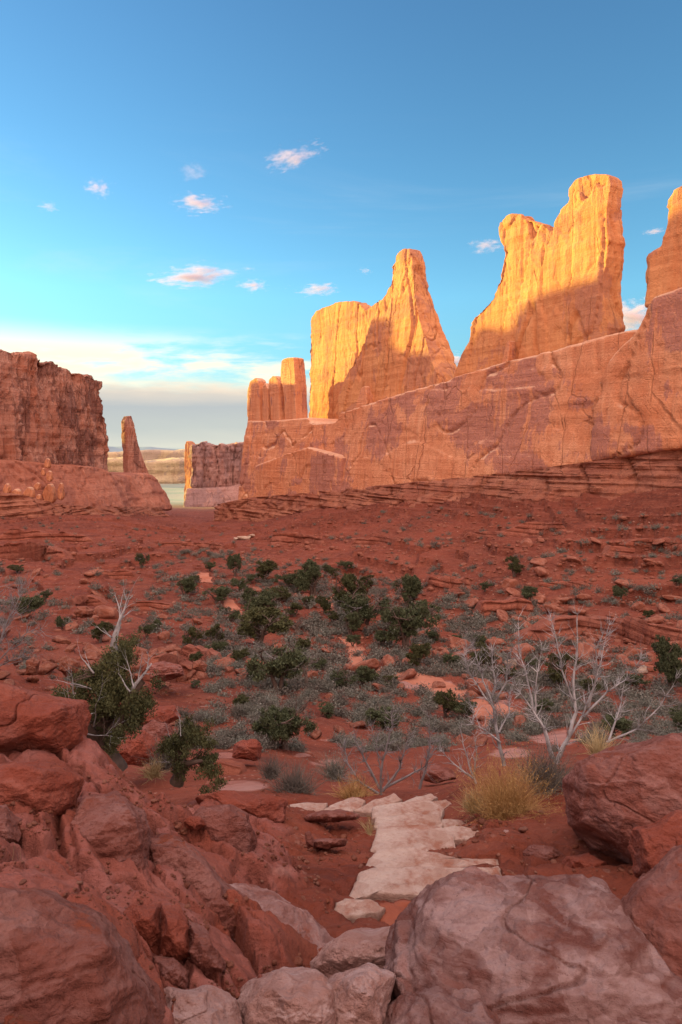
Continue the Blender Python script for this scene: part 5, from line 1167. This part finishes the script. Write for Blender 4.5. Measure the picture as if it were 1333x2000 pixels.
# ------------------------------------------------------------------ brush over the valley
rnd = random.Random(2024)
sproto = []
for i in range(5):
    sproto.append(shrub_mesh('sagebrush', 700+i, .72, 1.2, 130, M['sage' if i % 2 == 0 else 'sage2'], .055, 900, .014))
def dens(a, r_):
    if r_ < 1000 or r_ > 1470: return 0
    v = 0.14
    cx_ = np.interp(r_, [1060, 1100, 1160, 1250, 1350, 1450], [400, 450, 600, 740, 820, 880]); wd = np.interp(r_, [1060, 1100, 1160, 1250, 1350, 1450], [60, 150, 260, 330, 440, 560])
    v += 0.9*math.exp(-((a-cx_)/wd)**4)*min(1, max(0, (r_-1060)/40))
    n_ = float(fbm(a/60, r_/28, 0, 2, 77)); v *= max(0.0, .55+1.2*n_)
    v *= float(np.interp(r_, [1320, 1380, 1440], [1.15, .62, .28]))
    for (pa, pr, sx, sy) in ((930, 1375, 80, 26), (830, 1335, 60, 13), (697, 1280, 24, 34), (458, 1190, 16, 22), (700, 1425, 75, 22), (600, 1380, 12, 10), (400, 1125, 14, 14), (1080, 1450, 60, 14), (160, 1270, 90, 30), (150, 1360, 260, 40)):
        if abs(a-pa) < sx and abs(r_-pr) < sy: v *= .05
    return v
spots = []
tr_ = 0
while len(spots) < 3300 and tr_ < 200000:
    tr_ += 1
    a = rnd.uniform(-60, 1400); r_ = rnd.uniform(1000, 1470)
    if rnd.random() > dens(a, r_): continue
    h_ = hit(a, r_)
    if h_ is None or h_[1] < 14 or h_[1] > 300: continue
    spots.append((a, r_, h_, rnd.uniform(.5, 1.3)*float(np.interp(h_[1], [15, 30, 60, 90], [.42, .55, .8, 1.0]))))
spots.sort(key=lambda t: -t[3]/t[2][1])
used = [False]*5
for i, (a, r_, h_, sc2) in enumerate(spots[:298]):
    k_ = rnd.randrange(5)
    if not used[k_]: o = sproto[k_]; used[k_] = True
    else: o = sproto[k_].copy(); C.objects.link(o)
    o.location = (h_[0], h_[1], h_[2]-.03); o.rotation_euler = (0, 0, rnd.uniform(0, 6.28)); o.scale = (sc2*rnd.uniform(.9, 1.4), sc2*rnd.uniform(.9, 1.4), sc2*rnd.uniform(.7, 1.1))
    tag(o, 'low rounded grey-green sagebrush growing in the red earth of the valley', 'shrub', 'sagebrush scattered over the valley floor')
def bake(spots_, protos_, name, mat, kind):
    Vs, Fs, off = [], [], 0
    for (a, r_, h_, sc2) in spots_:
        me = rnd.choice(protos_); v, f = me
        an = rnd.uniform(0, 6.28); c_, s_ = math.cos(an), math.sin(an); sx = sc2*rnd.uniform(.9, 1.4)
        q = v*np.array([sx, sx, sc2]); q = np.stack([q[:, 0]*c_-q[:, 1]*s_, q[:, 0]*s_+q[:, 1]*c_, q[:, 2]], -1)+h_
        Vs.append(q); Fs.append(f+off); off += len(v)
    o = mesh_np(name, np.concatenate(Vs), np.concatenate(Fs), mat, smooth=False); tag(o, kind=kind); return o
lows = []
for i in range(4):
    o = shrub_mesh('t', 760+i, .7, 1.2, 40, M['sage'], .11, 130, .02); me = o.data
    v = np.empty(len(me.vertices)*3); me.vertices.foreach_get('co', v); f = np.array([p.vertices[:] for p in me.polygons]); lows.append((v.reshape(-1, 3), f)); bpy.data.objects.remove(o)
rest = spots[298:]
o = bake(rest[0::2], lows, 'undergrowth', M['sage'], 'stuff'); tag(o, 'mass of small grey brush filling the valley floor behind the nearer shrubs', 'brush')
o = bake(rest[1::2], lows, 'undergrowth', M['sage2'], 'stuff'); tag(o, 'mass of small darker brownish brush mixed through the valley floor', 'brush')

# ------------------------------------------------------------------ loose rocks on the slopes
rp = []
for i in range(6):
    v, f = rock_shape(4, 800+i, dims=(.55, .45, .34), planes=9, lo=.6, hi=.9, p=3)
    o = mesh_np('rock', v, f, M['talus' if i < 5 else 'buff'], smooth=False); rp.append(o)
usedr = [False]*6
def rdens(a, r_):
    v = .15*(1-min(1, max(0, (r_-1150)/250)))+.02
    for pa, pr, sx, sy, k_ in ((600, 1075, 130, 22, 2.0), (1050, 1060, 250, 60, .6), (1150, 1240, 200, 40, .5), (250, 1080, 160, 40, .5), (180, 1300, 160, 25, .4), (850, 1210, 120, 30, .4), (1020, 1200, 120, 30, .8), (330, 1330, 90, 30, .5), (700, 1020, 300, 20, .7)):
        v += k_*math.exp(-((a-pa)/sx)**2-((r_-pr)/sy)**2)
    return v
rs = []; tr_ = 0
while len(rs) < 3600 and tr_ < 250000:
    tr_ += 1; a = rnd.uniform(-60, 1400); r_ = rnd.uniform(985, 1460)
    if rnd.random() > rdens(a, r_): continue
    h_ = hit(a, r_)
    if h_ is None or h_[1] > 330 or h_[1] < 12: continue
    rs.append((a, r_, h_, min(1.7, math.exp(rnd.gauss(-.75, .5)))*(1 if h_[1] > 40 else .45)))
for a, r_, k_ in ((478, 1054, 1.6), (490, 1052, 1.3), (466, 1055, 1.0), (500, 1057, .9)):   # the pale rocks below the ledge end
    h_ = hit(a, r_)
rs.sort(key=lambda t: -t[3]/t[2][1])
for i, (a, r_, h_, sc2) in enumerate(rs[:270]):
    k_ = 5 if (i in (3, 9, 14) or rnd.random() < .025) else rnd.randrange(5)
    if not usedr[k_]: o = rp[k_]; usedr[k_] = True
    else: o = rp[k_].copy(); C.objects.link(o)
    s2 = sc2*(1.4 if k_ < 5 else .8)
    o.location = (h_[0], h_[1], h_[2]+.10*s2); o.rotation_euler = (rnd.uniform(-.4, .4), rnd.uniform(-.4, .4), rnd.uniform(0, 6.28)); o.scale = (s2*rnd.uniform(.8, 1.5), s2, s2*rnd.uniform(.6, 1.1))
    if k_ == 5: tag(o, 'pale buff rock fallen onto the red slope', 'rock', 'pale fallen rocks on the slopes')
    else: tag(o, 'angular red rock fallen onto the slope below the cliffs', 'rock', 'fallen red rocks on the slopes')
for k_, (a, r_, s2, lb) in enumerate(((478, 1053, 2.6, 'longest whitish rock of the pale group below the ledge end'), (492, 1051, 2.0, 'roundish whitish rock at the right of the pale group below the ledge end'), (463, 1055, 1.6, 'small whitish rock at the left of the pale group below the ledge end'))):
    h_ = hit(a, r_); o = rp[5].copy(); C.objects.link(o); o.location = tuple(h_+np.array([0, 0, .3])); o.scale = (s2*1.6, s2, s2*.9); o.rotation_euler = (0, .1, k_*1.1); tag(o, lb, 'rock', 'pale group below the ledge end')
rl = []
for i in range(5):
    v, f = rock_shape(2, 850+i, dims=(.5, .42, .32), planes=6, lo=.6, hi=.9, p=3); rl.append((v, f))
o = bake(rs[270:], rl, 'rubble', M['talus'], 'stuff'); tag(o, 'small red stones littering the slopes', 'rubble')
# near gravel and stones among the foreground rocks
gs = []
while len(gs) < 5200:
    a = rnd.uniform(-40, 1370); r_ = rnd.uniform(1480, 2040)
    if float(fbm(a/70, r_/50, 2, 2, 5)) < .12 and rnd.random() < .9: continue
    h_ = hit(a, r_)
    if h_ is None or h_[1] > 13: continue
    gs.append((a, r_, h_, min(.05, math.exp(rnd.gauss(-4.7, .6)))*min(1.6, h_[1]/3.2)))
o = bake(gs, rl, 'gravel', M['talus'], 'stuff'); tag(o, 'loose gravel and stone chips over the red foreground earth', 'gravel')

# ------------------------------------------------------------------ small evening clouds, real volumes high over the plain
def cloud_mat(name, seed, dens, stretch):
    m = bpy.data.materials.new(name); m.use_nodes = True; g = G(m.node_tree); g.n.clear()
    tc = g.new('ShaderNodeTexCoord').outputs['Object']
    L = g.new('ShaderNodeVectorMath', {0: tc}, operation='LENGTH').outputs['Value']
    n_ = g.new('ShaderNodeTexNoise', {'Vector': tc, 'Scale': 2.6, 'Detail': 7.0, 'Roughness': 0.62, 'W': seed}, noise_dimensions='4D').outputs['Fac']
    v = g.math('SUBTRACT', g.math('ADD', g.math('SUBTRACT', 1.0, L), g.math('MULTIPLY', g.math('SUBTRACT', n_, 0.5), 3.4)), 0.50)
    v = g.math('MULTIPLY', g.mapr(v, 0.0, 0.8), dens)
    pv = g.new('ShaderNodeVolumePrincipled', {'Color': (1.0, .70, .86, 1), 'Density': v, 'Anisotropy': 0.0})
    o = g.new('ShaderNodeOutputMaterial'); g.l.new(pv.outputs[0], o.inputs['Volume'])
    return m
CL = [ # px, row, width, height, label, density
 (96, 404, 40, 26, 'faint small cloud low on the left, leftmost of all in the blue sky', .5), (193, 367, 52, 42, 'small upright puff of cloud on the left side of the sky', .9), (377, 336, 60, 46, 'faint veil of cloud above the brightest left cloud', .28),
 (390, 399, 90, 44, 'round pinkish cloud in the middle left of the sky', 1.1), (572, 306, 100, 50, 'slanting wispy cloud highest of all in the sky', .8), (380, 540, 140, 50, 'broad cream cloud with a tail pointing left', 1.2),
 (494, 558, 56, 36, 'small cream cloud right of the broad cream one', 1.0), (620, 565, 80, 30, 'thin flat cream cloud just left of the yellow fin top', .9), (714, 529, 28, 16, 'tiny cloud speck left of the spire', .8),
 (950, 480, 66, 38, 'small white cloud touching the left edge of the widest fin', .8), (1278, 452, 40, 20, 'little cloud between the widest fin and the right frame edge', .8), (486, 525, 26, 14, 'tiny faint cloud above the small cream cloud', .5),
 (880, 708, 110, 46, 'white cloud low in the notch between spire and widest fin', 1.3), (1240, 620, 130, 90, 'bright cloud bank low between widest fin and the right buttress', 1.4)]
for i, (a, r_, wd, ht, lb, dn) in enumerate(CL):
    Y = 9000.0; s_ = Y/F
    p = P3(a, r_, Y); v, f = ico(3); o = mesh_np('cloud', v*1.25, f, cloud_mat('cloud_vapour', i*3.7, dn*0.010, 1)); o.location = tuple(p)
    o.scale = (wd*s_*.72, wd*s_*.45, ht*s_*.50); o.rotation_euler = (0, -.30 if i == 4 else rnd.uniform(-.12, .12), 0)
    tag(o, lb, 'cloud')
